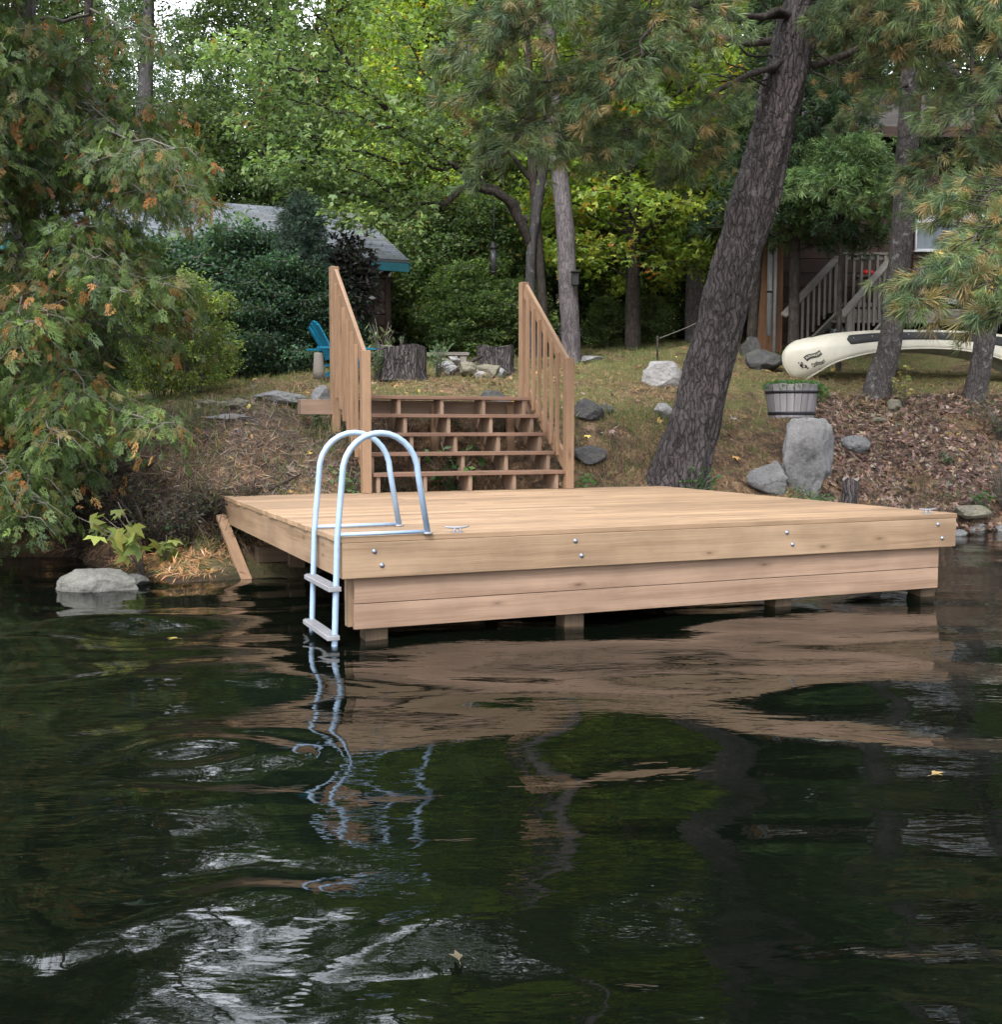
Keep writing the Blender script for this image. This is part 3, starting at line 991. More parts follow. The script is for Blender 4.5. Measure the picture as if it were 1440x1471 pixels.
def hull(s, t, off=0.):
    """s in -1..1 along, t in 0 (near gunwale) .. .5 keel .. 1 (far gunwale)"""
    a = abs(s)
    half = .44 * max(1 - a ** 2.6, 0.0) ** .75 + .012
    zg = zG + (zE - zG) * a ** 2.2
    zk = zK - (zK - zT) * a ** 2.5
    th = PI * t
    e = 2 / 2.6
    cy, sz = math.cos(th), math.sin(th)
    y = half * math.copysign(abs(cy) ** e, cy)
    z = zg + (zk - zg) * abs(sz) ** e
    qh = abs(sz) ** e
    pull = .24 * (max(.6 - qh, 0) / .6) ** 2 + .2 * (max(qh - .6, 0) / .4) ** 2.6
    wq = min(max((a - .6) / .4, 0), 1); wq = wq * wq * (3 - 2 * wq)
    return cm * [1, 1, 0] + cax * (s * CLEN / 2 - math.copysign(pull * wq, s)) + cn * (y + off * cy) + up * (z + off * sz)


canoe = empty('canoe', 'cream canoe lying upside down on the lawn behind two pine trunks', 'canoe', [cm[0], cm[1], gz(cm[0], cm[1])])
ss = np.concatenate([np.linspace(-1, -.86, 9), np.linspace(-.8, .8, 33), np.linspace(.86, 1, 9)]); tt = np.linspace(0, 1, 29)
V = [hull(s, t) for s in ss for t in tt]
nT = len(tt)
F = [(i * nT + j, (i + 1) * nT + j, (i + 1) * nT + j + 1, i * nT + j + 1) for i in range(len(ss) - 1) for j in range(nT - 1)]
ho = MB().add(V, F, None, True).build('hull', M['cream'], canoe)
sm = ho.modifiers.new('thick', 'SOLIDIFY'); sm.thickness = .008; sm.offset = -1
MB().tube([hull(s, 0.0, .006) for s in np.linspace(-.99, .99, 60)], .011, 6).build('gunwale', M['cream'], canoe)
MB().tube([hull(s, 1.0, .006) for s in np.linspace(-.99, .99, 60)], .011, 6).build('gunwale', M['cream'], canoe)
for s in (-1, 1):
    MB().tube([hull(s * .997, t, .004) for t in np.linspace(.02, .5, 12)] + [hull(s * q, .5, .003) for q in (.97, .92, .86)], .009, 6).build('stem_band', M['cream'], canoe)
# black rub pad with rounded ends
s0, s1, tc, th_ = -.575, .70, .19, .085
V, F = [], []
sv = np.linspace(s0, s1, 60); tv = np.linspace(-1, 1, 9)
for s in sv:
    e = min(s - s0, s1 - s) / .035
    hw = th_ * math.sqrt(max(0., 1 - (1 - min(e, 1)) ** 2)) if e < 1 else th_
    cc = tc + .02 * (abs(s) / .6) ** 2
    for q in tv: V.append(hull(s, cc + hw * q, .004 + .018 * (1 - abs(q) ** 4)))
F = [(i * 9 + j, i * 9 + j + 1, (i + 1) * 9 + j + 1, (i + 1) * 9 + j) for i in range(59) for j in range(8)]
MB().add(V, F, None, True).build('rub_pad', M['blackpad'], canoe)
for s in np.linspace(s0 + .045, s1 - .045, 10):
    p = hull(s, tc + .02 * (abs(s) / .6) ** 2, .021)
    MB().lathe(p, [(.012, 0), (.010, .005), (.003, .007)], 10, cn).build('rivet', M['bolt'], canoe)


def hull_xz(x, z, off):
    """point on the lake side of the hull at length x from its left tip and height z"""
    s = x / (CLEN / 2) - 1
    lo, hi = 0., .5
    for _ in range(24):
        md = (lo + hi) / 2
        if hull(s, md)[2] < z: lo = md
        else: hi = md
    return hull(s, lo, off)


def text_mesh(s, shear=0.):
    cu = bpy.data.curves.new('lettering', 'FONT'); cu.body = s; cu.size = 1; cu.resolution_u = 3
    cu.shear = shear; cu.offset = .022
    o = bpy.data.objects.new('lettering', cu); COL.objects.link(o)
    bpy.context.view_layer.update()
    me = o.evaluated_get(bpy.context.evaluated_depsgraph_get()).to_mesh()
    V = np.array([v.co[:2] for v in me.vertices]); F = [tuple(p.vertices) for p in me.polygons]
    o.to_mesh_clear(); COL.objects.unlink(o); bpy.data.objects.remove(o)
    V[:, 0] -= V[:, 0].min(); V[:, 1] -= V[:, 1].min()
    return V / V[:, 0].max(), F, V[:, 1].max() / V[:, 0].max()


def decal(V2, F, mat, off, x0, z0, wd, ang, hscale=1., name='lettering', ymul=None):
    V2 = np.asarray(V2, float)
    c, s = math.cos(ang), math.sin(ang)
    pts = []
    for x, y in V2:
        xx = x * wd; yy = y * wd * hscale + (.012 * math.sin(x * 6.28) if True else 0)
        pts.append(hull_xz(x0 + xx * c - yy * s, z0 + xx * s + yy * c, off))
    return MB().add(pts, F).build(name, M[mat], canoe)


def patch_grid(nx, ny, h):
    V = [(i / nx, j / ny * h) for j in range(ny + 1) for i in range(nx + 1)]
    F = [(j * (nx + 1) + i, j * (nx + 1) + i + 1, (j + 1) * (nx + 1) + i + 1, (j + 1) * (nx + 1) + i) for j in range(ny) for i in range(nx)]
    return V, F


mpx = 16.5 * KY / F_PX
zof = lambda py: HC + (HZ - py) * mpx
xof = lambda px: (px - 1125) * mpx * 1.0 + .01
AN = .44
Vb, Fb = patch_grid(14, 3, .28)
decal(Vb, Fb, 'decal', .004, xof(1151), zof(521), .255, AN, name='logo_banner')
tv_, tf_, th2 = text_mesh('ALGONQUIN')
decal(tv_ * [.9, .9] + [.05, .06], tf_, 'decal_light', .007, xof(1151), zof(521), .255, AN, hscale=1.15)
tv_, tf_, th2 = text_mesh('Outfitters', .2)
decal(tv_, tf_, 'decal', .006, xof(1155), zof(530), .225, AN, hscale=1.35)
decal(*patch_grid(6, 1, .22), 'decal', .005, xof(1160), zof(533.5), .055, AN, name='logo_bar')
# paddler-like dark emblem beside the banner
emb = [[(0, .3), (.25, .1), (.5, .0), (.75, .1), (1., .3), (.9, .55), (.6, .75), (.3, .7), (.05, .55)], [(.1, .85), (.25, .78), (.35, .9), (.25, 1.05), (.1, 1.0)], [(.45, .8), (.7, .85), (.8, 1.1), (.62, 1.2), (.5, 1.0)], [(.1, -.1), (.25, .08), (.15, .2), (0, .12)], [(.6, -.18), (1.0, -.05), (.95, .08), (.6, .0)]]
V2, F2 = [], []
for pl_ in emb:
    F2.append(tuple(range(len(V2), len(V2) + len(pl_)))); V2 += pl_
decal(V2, F2, 'decal', .004, xof(1141), zof(531), .085, .25, name='logo_emblem')
decal([(.3, .25), (.5, .15), (.72, .5), (.6, .62)], [(0, 1, 2, 3)], 'decal_light', .007, xof(1141), zof(531), .085, .25, name='logo_emblem')

# ------------------------------------------------------------------ stumps, fire ring
def log_stump(label, base, rad, h, seed, mat='stump', name='tree_stump', lean=0.):
    root = empty(name, label, 'stump', base)
    n, m = 72, 14
    V = []
    r = np.random.default_rng(seed)
    th = np.arange(n) * 2 * PI / n
    for i in range(m):
        z = h * i / (m - 1)
        q = np.stack([np.cos(th) * 2.2, np.sin(th) * 2.2, np.full(n, z * .5)], 1)
        rd = rad * (1 + .07 * fbm(q * .8 + seed, seed, 2) + .07 * np.abs(fbm(q * 6 + [[0, 0, z * .2]], seed + 3, 2)) + .12 * np.exp(-z / (h * .15)))
        for k in range(n): V.append(np.asarray(base) + [rd[k] * math.cos(th[k]) + lean * z, rd[k] * math.sin(th[k]), z - .04 + (.02 * math.sin(3 * th[k] + seed) if i == m - 1 else 0)])
    F = [(i * n + k, i * n + (k + 1) % n, (i + 1) * n + (k + 1) % n, (i + 1) * n + k) for i in range(m - 1) for k in range(n)]
    MB().add(V, F, None, True).build('bark', M[mat], root)
    c = np.asarray(base) + [lean * h, 0, h - .045]
    top = [c] + [V[(m - 1) * n + k] for k in range(n)]
    MB().add(top, [(0, 1 + k, 1 + (k + 1) % n) for k in range(n)]).build('cut_face', M['old_wood'], root)
    return root


log_stump('wide grey weathered tree stump on the lawn behind the left railing', on(576, 549, 14.6), .315, .46, 4)
log_stump('dark rotten stump half hidden behind the fire ring stones', on(712, 536, 16.2), .27, .42, 9)
ps = on(1219, 705, 13.05)
log_stump('thin broken grey post stump standing at the foot of the leafy bank', ps, .095, .52, 14, lean=.06)
fc = on(678, 541, 15.6)
r = np.random.default_rng(12)
protos = []
for k in range(11):
    a = k / 11 * 2 * PI
    if k < 3:
        o = rock('broken pale stone in the heap of the fire ring beside the wide stump', (0, 0, 0), (.32, .24, .2), 130 + k, ['rock_white', 'rock_white', 'rock_tan'][k], name='fire_ring_stone', group='stones of the fire ring')
        protos.append(o)
    else:
        o = protos[k % 3].copy(); link(o)
    x, y = fc[0] + math.cos(a) * .40, fc[1] + math.sin(a) * .34
    o.location = (x, y, gz(x, y) - .02 + (.1 if k % 4 == 0 else 0)); o.rotation_euler = (r.uniform(-.3, .3), r.uniform(-.3, .3), r.uniform(0, 6)); o.scale = [r.uniform(.75, 1.15)] * 3
pf = on(703, 540, 15.3)
rock('largest pinkish angular stone at the front right of the fire ring', pf, (.38, .26, .28), 140, 'rock_tan', .2, (.2, .1), sink=.1, cuts=11)
for k, (q0, q1) in enumerate([((648, 537), (692, 512)), ((655, 540), (672, 520))]):
    mb = MB().tube([P(*q0, 15.2), P((q0[0] + q1[0]) / 2, (q0[1] + q1[1]) / 2 - 1, 15.4), P(*q1, 15.5)], [.03, .034, .026], 8)
    tag(mb.build('firewood_stick', M['dark_bark']), ['long dark charred stick lying across the fire ring stones', 'short dark stick poking out at the left of the fire ring'][k], 'stick')
pk = P(636, 509, 17.0)
bench = empty('log_bench', 'low grey plank bench behind the fire ring', 'bench', [pk[0], pk[1], gz(pk[0], pk[1])])
MB().box(pk, [.42, 0, 0], [0, .12, 0], [0, 0, .025]).build('seat', M['old_wood'], bench, bevel=.005)
for s in (-1, 1):
    zz = bench.location[2] - .05
    MB().box([pk[0] + s * .33, pk[1], (zz + pk[2] - .027) / 2], [.05, 0, 0], [0, .1, 0], [0, 0, (pk[2] - .027 - zz) / 2]).build('leg', M['old_wood'], bench)

# ------------------------------------------------------------------ turquoise garden chair (seen edge-on behind the newel)
pc = on(483, 545, 14.3)
ch = empty('garden_chair', 'turquoise slatted garden chair behind the top of the left railing', 'chair', pc)
fw = nrm([.9, .43, 0]); sdv = np.array([-fw[1], fw[0], 0])
cp = lambda f, s, z: pc + .72 * (fw * f + sdv * s + up * z)
for k in range(5):
    s = (k - 2) * .115
    hgt = 1.04 - .03 * abs(k - 2) ** 1.5
    pts = [cp(-.10 - .32 * t ** 1.15, s * (1 + .25 * t), .36 + (hgt - .36) * t) for t in np.linspace(0, 1, 9)]
    mb = MB()
    for i in range(8): mb.beam(pts[i], pts[i + 1] + (pts[i + 1] - pts[i]) * .04, .095, .018, sdv)
    mb.build('back_slat', M['blue'], ch)
for k in range(5): MB().box(cp(.38 - k * .105, 0, .36 - k * .025), sdv * .27, fw * .047, up * .011).build('seat_slat', M['blue'], ch)
for s in (-1, 1):
    MB().beam(cp(.42, s * .31, 0), cp(.42, s * .31, .53), .09, .025, fw).build('leg', M['blue'], ch)
    MB().beam(cp(-.18, s * .27, .0), cp(.4, s * .29, .33), .025, .1, sdv).build('leg', M['blue'], ch)
    MB().box(cp(.1, s * .33, .545), fw * .38, sdv * .065, up * .012).build('armrest', M['blue'], ch)
q = P(458, 526, 14.0); q[2] = gz(q[0], q[1])
tag(MB().lathe(q, [(.07, 0), (.075, .1), (.06, .32), (.055, .34)], 14).build('log_block', M['old_wood']), 'small grey upright log block beside the turquoise chair', 'log')

# ------------------------------------------------------------------ bird feeder and nest box on the trees
pfd = P(709, 393, 17.6)
fd = empty('bird_feeder', 'black tube bird feeder hanging on a wire from the maple limb', 'bird feeder', pfd)
mk = lambda py: HC + (HZ - py) / F_PX * 17.6 * KY - pfd[2]
h1, h2 = mk(362), mk(355)
MB().lathe(pfd, [(.055, 0), (.06, .012), (.06, .03), (.045, .035)], 16).build('tray', M['black'], fd)
MB().lathe(pfd, [(.042, .035), (.042, h1)], 16).build('seed_tube', plain('feeder_tube', (.06, .062, .07), .25), fd)
MB().lathe(pfd, [(.07, h1), (.062, h1 + .02), (.03, h2 + .02), (.008, h2 + .04)], 16).build('lid', M['black'], fd)
MB().tube([pfd + [0, 0, h2 + .03], pfd + [.01, 0, mk(328)], pfd + [0, 0, mk(287)]], .009, 6).build('hanging_wire', M['black'], fd)
cg = MB()
for k in range(8):
    a = k * PI / 4
    cg.tube([pfd + [.056 * math.cos(a), .056 * math.sin(a), .02], pfd + [.056 * math.cos(a), .056 * math.sin(a), h1]], .004, 4)
cg.build('cage', M['black'], fd)
pn = P(826.5, 410, 17.75)
nb = empty('nest_box', 'small black box fixed to the side of the grey ash trunk', 'nest box', pn)
MB().box(pn + [0, 0, .1], [.055, 0, 0], [0, .07, 0], [0, 0, .1]).build('box', M['black'], nb, bevel=.004)
MB().box(pn + [0, -.02, .212], [.07, 0, 0], [0, .1, 0], [0, 0, .01]).build('lid', M['black'], nb, bevel=.003)

# ------------------------------------------------------------------ shed on the left, parallel to the dock
eR = P(588, 374, 18.4)
sh_u, sh_v = u1.copy(), u2.copy()
ridgeH, run_ = 1.30, 3.0
shed = empty('shed', 'dark brown log shed with grey shingle roof and turquoise eaves behind the shrubs', 'shed', [eR[0] - 4, eR[1], gz(eR[0] - 4, eR[1])])
e0 = eR - sh_u * 8.0
rR = eR + sh_v * run_ + up * ridgeH; rL = rR - sh_u * 8.0


def roof_mat():
    m, nt, out = new_mat('grey_shingles'); g = NT(nt)
    uv = g.n('UVMap').outputs[0]
    br = g.n('TexBrick'); g.set(br.inputs['Vector'], uv)
    br.offset = .5; br.inputs['Scale'].default_value = 1.
    br.inputs['Brick Width'].default_value = .3; br.inputs['Row Height'].default_value = .13; br.inputs['Mortar Size'].default_value = .008
    br.inputs['Color1'].default_value = (.08, .09, .105, 1); br.inputs['Color2'].default_value = (.135, .15, .175, 1); br.inputs['Mortar'].default_value = (.04, .045, .05, 1)
    n1 = g.noise(g.mapping(uv, (1, 1, 1)), 40., 4, .7); n2 = g.noise(uv, 1.1, 3, .5)
    c = g.mix(1., br.outputs['Color'], g.ramp(n1, [(.3, .75), (.7, 1.25)]), 'MULTIPLY')
    c = g.mix(g.ramp(n2, [(.5, 0.), (.75, .5)]), c, (.09, .09, .07))
    sp = g.n('SeparateXYZ'); g.set(sp.inputs[0], uv)
    row = g.math('FRACT', g.math('DIVIDE', sp.outputs[1], .13))
    g.bsdf(out, c, .85, g.bump(g.math('ADD', row, g.math('MULTIPLY', n1, .3)), .6, .02), spec=.2)
    return m


M['shingle'] = roof_mat()
slope = nrm(sh_v * run_ + up * ridgeH); ln = math.hypot(run_, ridgeH)
nrm_r = nrm(np.cross(sh_u, slope))
for sgn in (1, -1):
    if sgn == 1:
        q = [e0, eR, rR, rL]
    else:
        bR = rR + sh_v * run_ - up * ridgeH; q = [bR, bR - sh_u * 8, rL, rR]
    V = q + [p - up * .05 for p in q]
    UV = [[(0, 0), (8, 0), (8, ln), (0, ln)], [(0, 0)] * 4] + [[(0, 0), (0, .05), (.1, .05), (.1, 0)]] * 4
    MB().add(V, [(0, 1, 2, 3), (7, 6, 5, 4), (0, 4, 5, 1), (1, 5, 6, 2), (2, 6, 7, 3), (3, 7, 4, 0)], UV).build('roof', M['shingle'], shed)
MB().box((e0 + eR) / 2 - up * .125 + sh_v * .02, sh_u * 4.0, sh_v * .015, up * .07).build('eave_fascia', M['turq'], shed)
MB().beam(eR - up * .11 + sh_u * .001, rR - up * .11 + sh_u * .001, .025, .12, sh_u).build('gable_fascia', M['turq'], shed)
wz0 = eR[2] - 2.7


def log_wall(p0, p1, z0, z1, name, par, mat='siding', hgt=.2, out_n=None):
    """wall of lapped dark logs between two plan points"""
    p0, p1 = np.asarray(p0, float) * [1, 1, 0], np.asarray(p1, float) * [1, 1, 0]
    mb = MB(); d = (p1 - p0) / 2; nn = out_n
    k = 0; z = z0
    while z < z1 - .01:
        h = min(hgt, z1 - z)
        mb.box((p0 + p1) / 2 + up * (z + h / 2), d, nn * .03 + up * .012, up * (h / 2 - .006))
        z += h; k += 1
    mb.box((p0 + p1) / 2 + up * (z0 + z1) / 2 - nn * .06, d, nn * .02, up * (z1 - z0) / 2)
    return mb.build(name, M[mat], par, bevel=.012)


wR = eR - sh_u * .28 + sh_v * .35
log_wall(wR - sh_u * 7.4, wR, wz0, eR[2] - .03, 'wall', shed, out_n=-sh_v)
log_wall(wR + sh_v * .02, wR + sh_v * 5.2, wz0, eR[2] - .03, 'wall', shed, out_n=sh_u)
MB().prism([wR + sh_v * .05 + up * (eR[2] - wR[2] - .02), wR + sh_v * 5.2 + up * (eR[2] - wR[2] - .02), wR + sh_v * 2.62 + up * (eR[2] - wR[2] + 1.06)], -sh_u * .06).build('gable', M['siding'], shed)
MB().box(wR + up * (wz0 / 2 + eR[2] / 2 - wR[2] - .03), sh_u * .05, sh_v * .05, up * ((eR[2] - wz0) / 2 - .05)).build('corner_post', M['siding'], shed, bevel=.008)
# ------------------------------------------------------------------ cottage on the right
HD = 20.6 * KY
hz_ = lambda py, d=HD: HC + (HZ - py) / F_PX * d
hx_ = lambda px, d=HD: (px - 720) / F_PX * d
house = empty('cottage', 'dark brown cottage with white framed sunroom and grey porch on the right behind the pines', 'house', [hx_(1290), HD + 1, gz(hx_(1290), HD + 1)])
ex, ey = np.array([1., 0, 0]), np.array([0, 1., 0])
zf = HC + (HZ - 447) / F_PX * 19.6 * KY
xl, xm, xr = hx_(1096), hx_(1304), hx_(1304) + 5.5
log_wall([xl, HD, 0], [xm, HD, 0], 2.3, hz_(214), 'wall', house, hgt=.27, out_n=-ey)
log_wall([xl, HD + .05, 0], [xl, HD + 6, 0], 2.3, hz_(214), 'wall', house, hgt=.27, out_n=-ex)
MB().box([hx_(1256), HD - .05, (zf + hz_(318)) / 2 + .05], ex * .03, ey * .02, up * ((hz_(318) - zf) / 2)).build('batten', M['siding'], house)
# window with turquoise trim
wx0, wx1, wz0_, wz1_ = hx_(1249), hx_(1302), hz_(309), hz_(255)
mb = MB()
for (x0, x1, z0, z1) in ((wx0, wx1, wz0_ - .05, wz0_), (wx0, wx1, wz1_, wz1_ + .07), (wx0, wx0 + .08, wz0_, wz1_), (wx1 - .06, wx1, wz0_, wz1_)):
    mb.box([(x0 + x1) / 2, HD - .055, (z0 + z1) / 2], ex * (x1 - x0) / 2, ey * .025, up * (z1 - z0) / 2)
wf = mb.build('window', M['turq'], house, bevel=.004)
m, nt, out = new_mat('dark_glass'); g = NT(nt)
g.bsdf(out, (.02, .028, .035), .06, g.bump(g.noise(obj_co(g), 1.5, 2, .5), .05, .02), spec=.9)
M['glass'] = m
m, nt, out = new_mat('sunroom_glass'); g = NT(nt)
g.bsdf(out, g.ramp(g.noise(g.mapping(obj_co(g), (5, 1, .7)), 1., 3, .5), [(.35, (.06, .08, .10)), (.65, (.16, .19, .22))]), .1, spec=.9)
M['glass2'] = m


def pane(x0, x1, z0, z1, y, mat, par):
    o = MB().box([(x0 + x1) / 2, y, (z0 + z1) / 2], ex * (x1 - x0) / 2, ey * .006, up * (z1 - z0) / 2).build('pane', M[mat], par, world=False)
    l = np.array(par.matrix_world.translation) if False else np.array(house.location)
    o.data.transform(Matrix.Translation(Vector(-l)))
    return o


pane(wx0 + .08, wx1 - .06, wz0_, wz1_, HD - .04, 'glass', wf)
# sunroom
SY = HD - .35
sx0, sx1 = hx_(1303, SY), hx_(1303, SY) + 5.2
zA, zB, zC = hz_(365, SY), hz_(327, SY), hz_(316, SY)
log_wall([sx0, SY, 0], [sx1, SY, 0], zf + .02, zA - .03, 'knee_wall', house, hgt=.16, out_n=-ey)
MB().box([(sx0 + sx1) / 2, SY - .02, (zB + zC) / 2 + .02], ex * (sx1 - sx0) / 2, ey * .06, up * ((zC - zB) / 2 + .02)).build('header', M['white'], house, bevel=.004)
MB().box([(sx0 + sx1) / 2, SY - .04, zA - .012], ex * (sx1 - sx0) / 2, ey * .05, up * .016).build('sill', M['white'], house, bevel=.003)
for k in range(5):
    x0 = sx0 + .03 + k * (hx_(1366, SY) - sx0); x1 = x0 + (hx_(1366, SY) - sx0)
    mb = MB().box([x1 - .025, SY - .03, (zA + zB) / 2], ex * .028, ey * .035, up * (zB - zA) / 2)
    mb.box([x0 + .012, SY - .03, (zA + zB) / 2], ex * .012, ey * .03, up * (zB - zA) / 2)
    for zz in (zA + .014, zB - .014): mb.box([(x0 + x1) / 2 - .014, SY - .032, zz], ex * ((x1 - x0) / 2 - .01), ey * .028, up * .014)
    wf = mb.build('window', M['white'], house, bevel=.003)
    pane(x0 + .024, x1 - .053, zA + .004, zB, SY - .012, 'glass2', wf)
log_wall([sx0, SY, 0], [sx1, SY, 0], zC + .03, zC + .75, 'wall', house, hgt=.27, out_n=-ey)
log_wall([sx0, SY + .05, 0], [sx0, HD - .05, 0], zf, zC + .75, 'wall', house, hgt=.27, out_n=-ex)
# white screen door panel below the right window
mb = MB()
for (x0, x1, z0, z1) in ((1344, 1350, 400, 440), (1350, 1376, 434, 440), (1376, 1381, 400, 440)):
    mb.box([hx_((x0 + x1) / 2, SY), SY - .08, hz_((z0 + z1) / 2, SY)], ex * hx_(720 + (x1 - x0) / 2, SY), ey * .02, up * abs(z1 - z0) / 2 * SY / F_PX)
wf = mb.build('door', M['white'], house, bevel=.003)
pane(hx_(1350, SY), hx_(1376, SY), hz_(434, SY), hz_(400, SY), SY - .075, 'glass2', wf)
# roof
M['dark_roof'] = plain('dark_brown_shingles', (.035, .03, .028), .9, 0., .3, 12., .5)
rz0 = hz_(205)
for s in (1, -1):
    q = [[xl - .6, HD - 1.0, rz0 - .1], [xr + .5, HD - 1.0, rz0 - .1], [xr + .5, HD + 3, rz0 + 1.6], [xl - .6, HD + 3, rz0 + 1.6]] if s == 1 else [[xr + .5, HD + 7, rz0 - .1], [xl - .6, HD + 7, rz0 - .1], [xl - .6, HD + 3, rz0 + 1.6], [xr + .5, HD + 3, rz0 + 1.6]]
    q = [np.array(p, float) for p in q]
    V = q + [p - up * .06 for p in q]
    MB().add(V, [(0, 1, 2, 3), (7, 6, 5, 4), (0, 4, 5, 1), (1, 5, 6, 2), (2, 6, 7, 3), (3, 7, 4, 0)], [[(0, 0), (9, 0), (9, 4.3), (0, 4.3)]] + [[(0, 0)] * 4] * 5).build('roof', M['dark_roof'], house)
MB().box([(xl + xr) / 2, HD - 1.01, rz0 - .2], ex * ((xr - xl) / 2 + .5), ey * .02, up * .09).build('eave_fascia', M['siding'], house)
# porch: floor, rim boards, dark sheet standing in for the shade under it
DY = 19.6 * KY
px0, px1 = hx_(1196, DY), xr
MB().box([(px0 + px1) / 2, (DY + SY) / 2 + .1, zf - .02], ex * (px1 - px0) / 2, ey * ((SY - DY) / 2 + .12), up * .02).build('porch_floor', M['old_wood'], house)
MB().box([(px0 + px1) / 2, DY - .04, zf - .125], ex * (px1 - px0) / 2, ey * .02, up * .125).build('porch_rim', M['old_wood'], house, bevel=.004)
for x in np.linspace(px0 + .1, px1 - .2, 5):
    MB().box([x, DY + .12, (zf - .26 + 2.2) / 2], ex * .06, ey * .06, up * (zf - .26 - 2.2) / 2).build('porch_post', M['old_wood'], house)
MB().box([(px0 + px1) / 2, DY + .9, (zf - .05 + 2.2) / 2], ex * (px1 - px0) / 2, ey * .02, up * (zf - .05 - 2.2) / 2).build('void_shade', M['gap_shade'], house)
rl0, rl1 = hx_(1196, DY), hx_(1300, DY)
mb = MB()
mb.box([(rl0 + rl1) / 2, DY + .05, zf + .99], ex * (rl1 - rl0) / 2, ey * .07, up * .02)
mb.box([(rl0 + rl1) / 2, DY + .05, zf + .93], ex * (rl1 - rl0) / 2, ey * .02, up * .04)
mb.box([(rl0 + rl1) / 2, DY + .05, zf + .09], ex * (rl1 - rl0) / 2, ey * .02, up * .04)
mb.build('porch_rail', M['old_wood'], house, bevel=.003)
for k in range(10):
    x = rl0 + .03 + k * (rl1 - rl0 - .06) / 9
    MB().box([x, DY + .005, zf + .50], ex * .022, ey * .02, up * .46).build('baluster', M['old_wood'], house)
# porch steps
TA, BA = np.array([hx_(1196, DY), DY, 0]), P(1133, 470, 18.4) * [1, 1, 0]
wv = np.array([hx_(1283, DY) - hx_(1196, DY), 0, 0]); wv = nrm(wv + np.array([0, .12, 0])) * 1.05
steps = empty('porch_steps', 'weathered grey wooden steps with sloping handrails leading up to the cottage porch', 'stairs', [BA[0] + .5, BA[1], gz(BA[0] + .5, BA[1])])
run = TA - BA
zbot = gz(*BA[:2]) - .05
NSS = 5
rs = (zf - zbot) / NSS
for k in range(1, NSS):
    c0 = BA + run * (k / NSS); z = zbot + rs * k
    MB().box(c0 + wv / 2 + run / NSS / 2 + up * (z - .02), wv / 2 * .96, nrm(run) * .15, up * .02).build('tread', M['old_wood'], steps, bevel=.004)
for s in (0.02, .98):
    c = wv * s
    MB().beam(BA + c + up * (zbot + .02), TA + c + up * (zf - .12), .04, .26, wv).build('stringer', M['old_wood'], steps)
    hb, ht = zbot + .95, zf + .93
    MB().beam(BA - run * .12 + c + up * (hb - .12 * (zf - zbot)), TA + c + up * ht, .12, .04, wv).build('handrail', M['old_wood'], steps, bevel=.004)
    MB().box(BA + run * .04 + c + up * (zbot + .44), ex * .045, ey * .045, up * .5).build('newel_post', M['old_wood'], steps)
    MB().box(TA - run * .03 + c + up * (zf + .40), ex * .045, ey * .045, up * .52).build('newel_post', M['old_wood'], steps)
    for k in range(7):
        t = .14 + k * .115
        zb_ = zbot + (zf - zbot) * t + .1; zt_ = hb + (ht - hb) * t - .02
        MB().box(BA + run * t + c + up * (zb_ + zt_) / 2, ex * .02, ey * .02, up * (zt_ - zb_) / 2).build('baluster', M['old_wood'], steps)
# crumpled tarp on the steps, red lid, white downpipe, flower box wall
tp = BA + run * .5 + wv * .42; tp[2] = zbot + rs * 2.5 + .0
V, F = rock_mesh((.42, .34, .22), 201, 4, 4, .5)
tr = mesh_np('crumpled_tarp', V, F, plain('black_silver_tarp', (.10, .105, .11), .25, .6, .9, 18., .8), smooth=False, world=False)
tr.location = tuple(tp + up * .07); tag(tr, 'crumpled shiny black and silver sheet lying on the porch steps', 'tarp')
rp = np.array([hx_(1240, DY + .6), DY + .6, hz_(400, DY + .6)])
tb = empty('side_table', 'small dark table standing on the porch behind the railing', 'table', [rp[0], rp[1], zf])
MB().box([rp[0], rp[1], rp[2] - .02], ex * .25, ey * .2, up * .018).build('tabletop', M['old_wood'], tb)
for a in (-1, 1):
    for b in (-1, 1): MB().box([rp[0] + a * .2, rp[1] + b * .16, (zf + rp[2] - .04) / 2], ex * .02, ey * .02, up * (rp[2] - .04 - zf) / 2).build('leg', M['old_wood'], tb)
tag(MB().lathe(rp, [(.10, 0), (.13, .03), (.12, .07), (.07, .105), (.02, .12)], 20).build('red_lid', M['red']), 'small red domed lid on the table behind the porch railing', 'lid')
pd = P(1108, 470, 19.2)
dp = empty('downpipe', 'white vertical downpipe with black strap at the left corner of the cottage', 'pipe', [pd[0], pd[1], gz(pd[0], pd[1])])
zt_, zb_ = HC + (HZ - 330) / F_PX * 19.2 * KY, gz(pd[0], pd[1])
MB().tube([[pd[0] - .035, pd[1], zb_ + .35], [pd[0] - .035, pd[1], zt_]], .045, 12).build('pipe', M['white'], dp)
MB().tube([[pd[0] + .06, pd[1], zb_ - .05], [pd[0] + .06, pd[1], zt_]], .028, 10).build('pipe', M['white'], dp)
MB().lathe([pd[0] - .035, pd[1], HC + (HZ - 424) / F_PX * 19.2 * KY], [(.049, 0), (.049, .035)], 14).build('strap', M['black'], dp)
MB().box([pd[0] + .02, pd[1] + .2, (zb_ + zt_) / 2], ex * .22, ey * .03, up * (zt_ - zb_) / 2).build('wall_board', wood_mat('cedar_board', (.28, .15, .08), (.16, .08, .045), knots=.5), dp)
r0, r1 = P(945, 487, 17.5), P(1102, 398, 19.1)
tag(MB().tube([r0 + (r1 - r0) * t + up * (-.12 * math.sin(PI * t)) for t in np.linspace(0, 1, 12)], .007, 6).build('guy_rope', M['twig_grey']), 'thin taut grey rope running from the lawn up behind the leaning pine', 'rope')
sk = on(944, 489, 17.5)
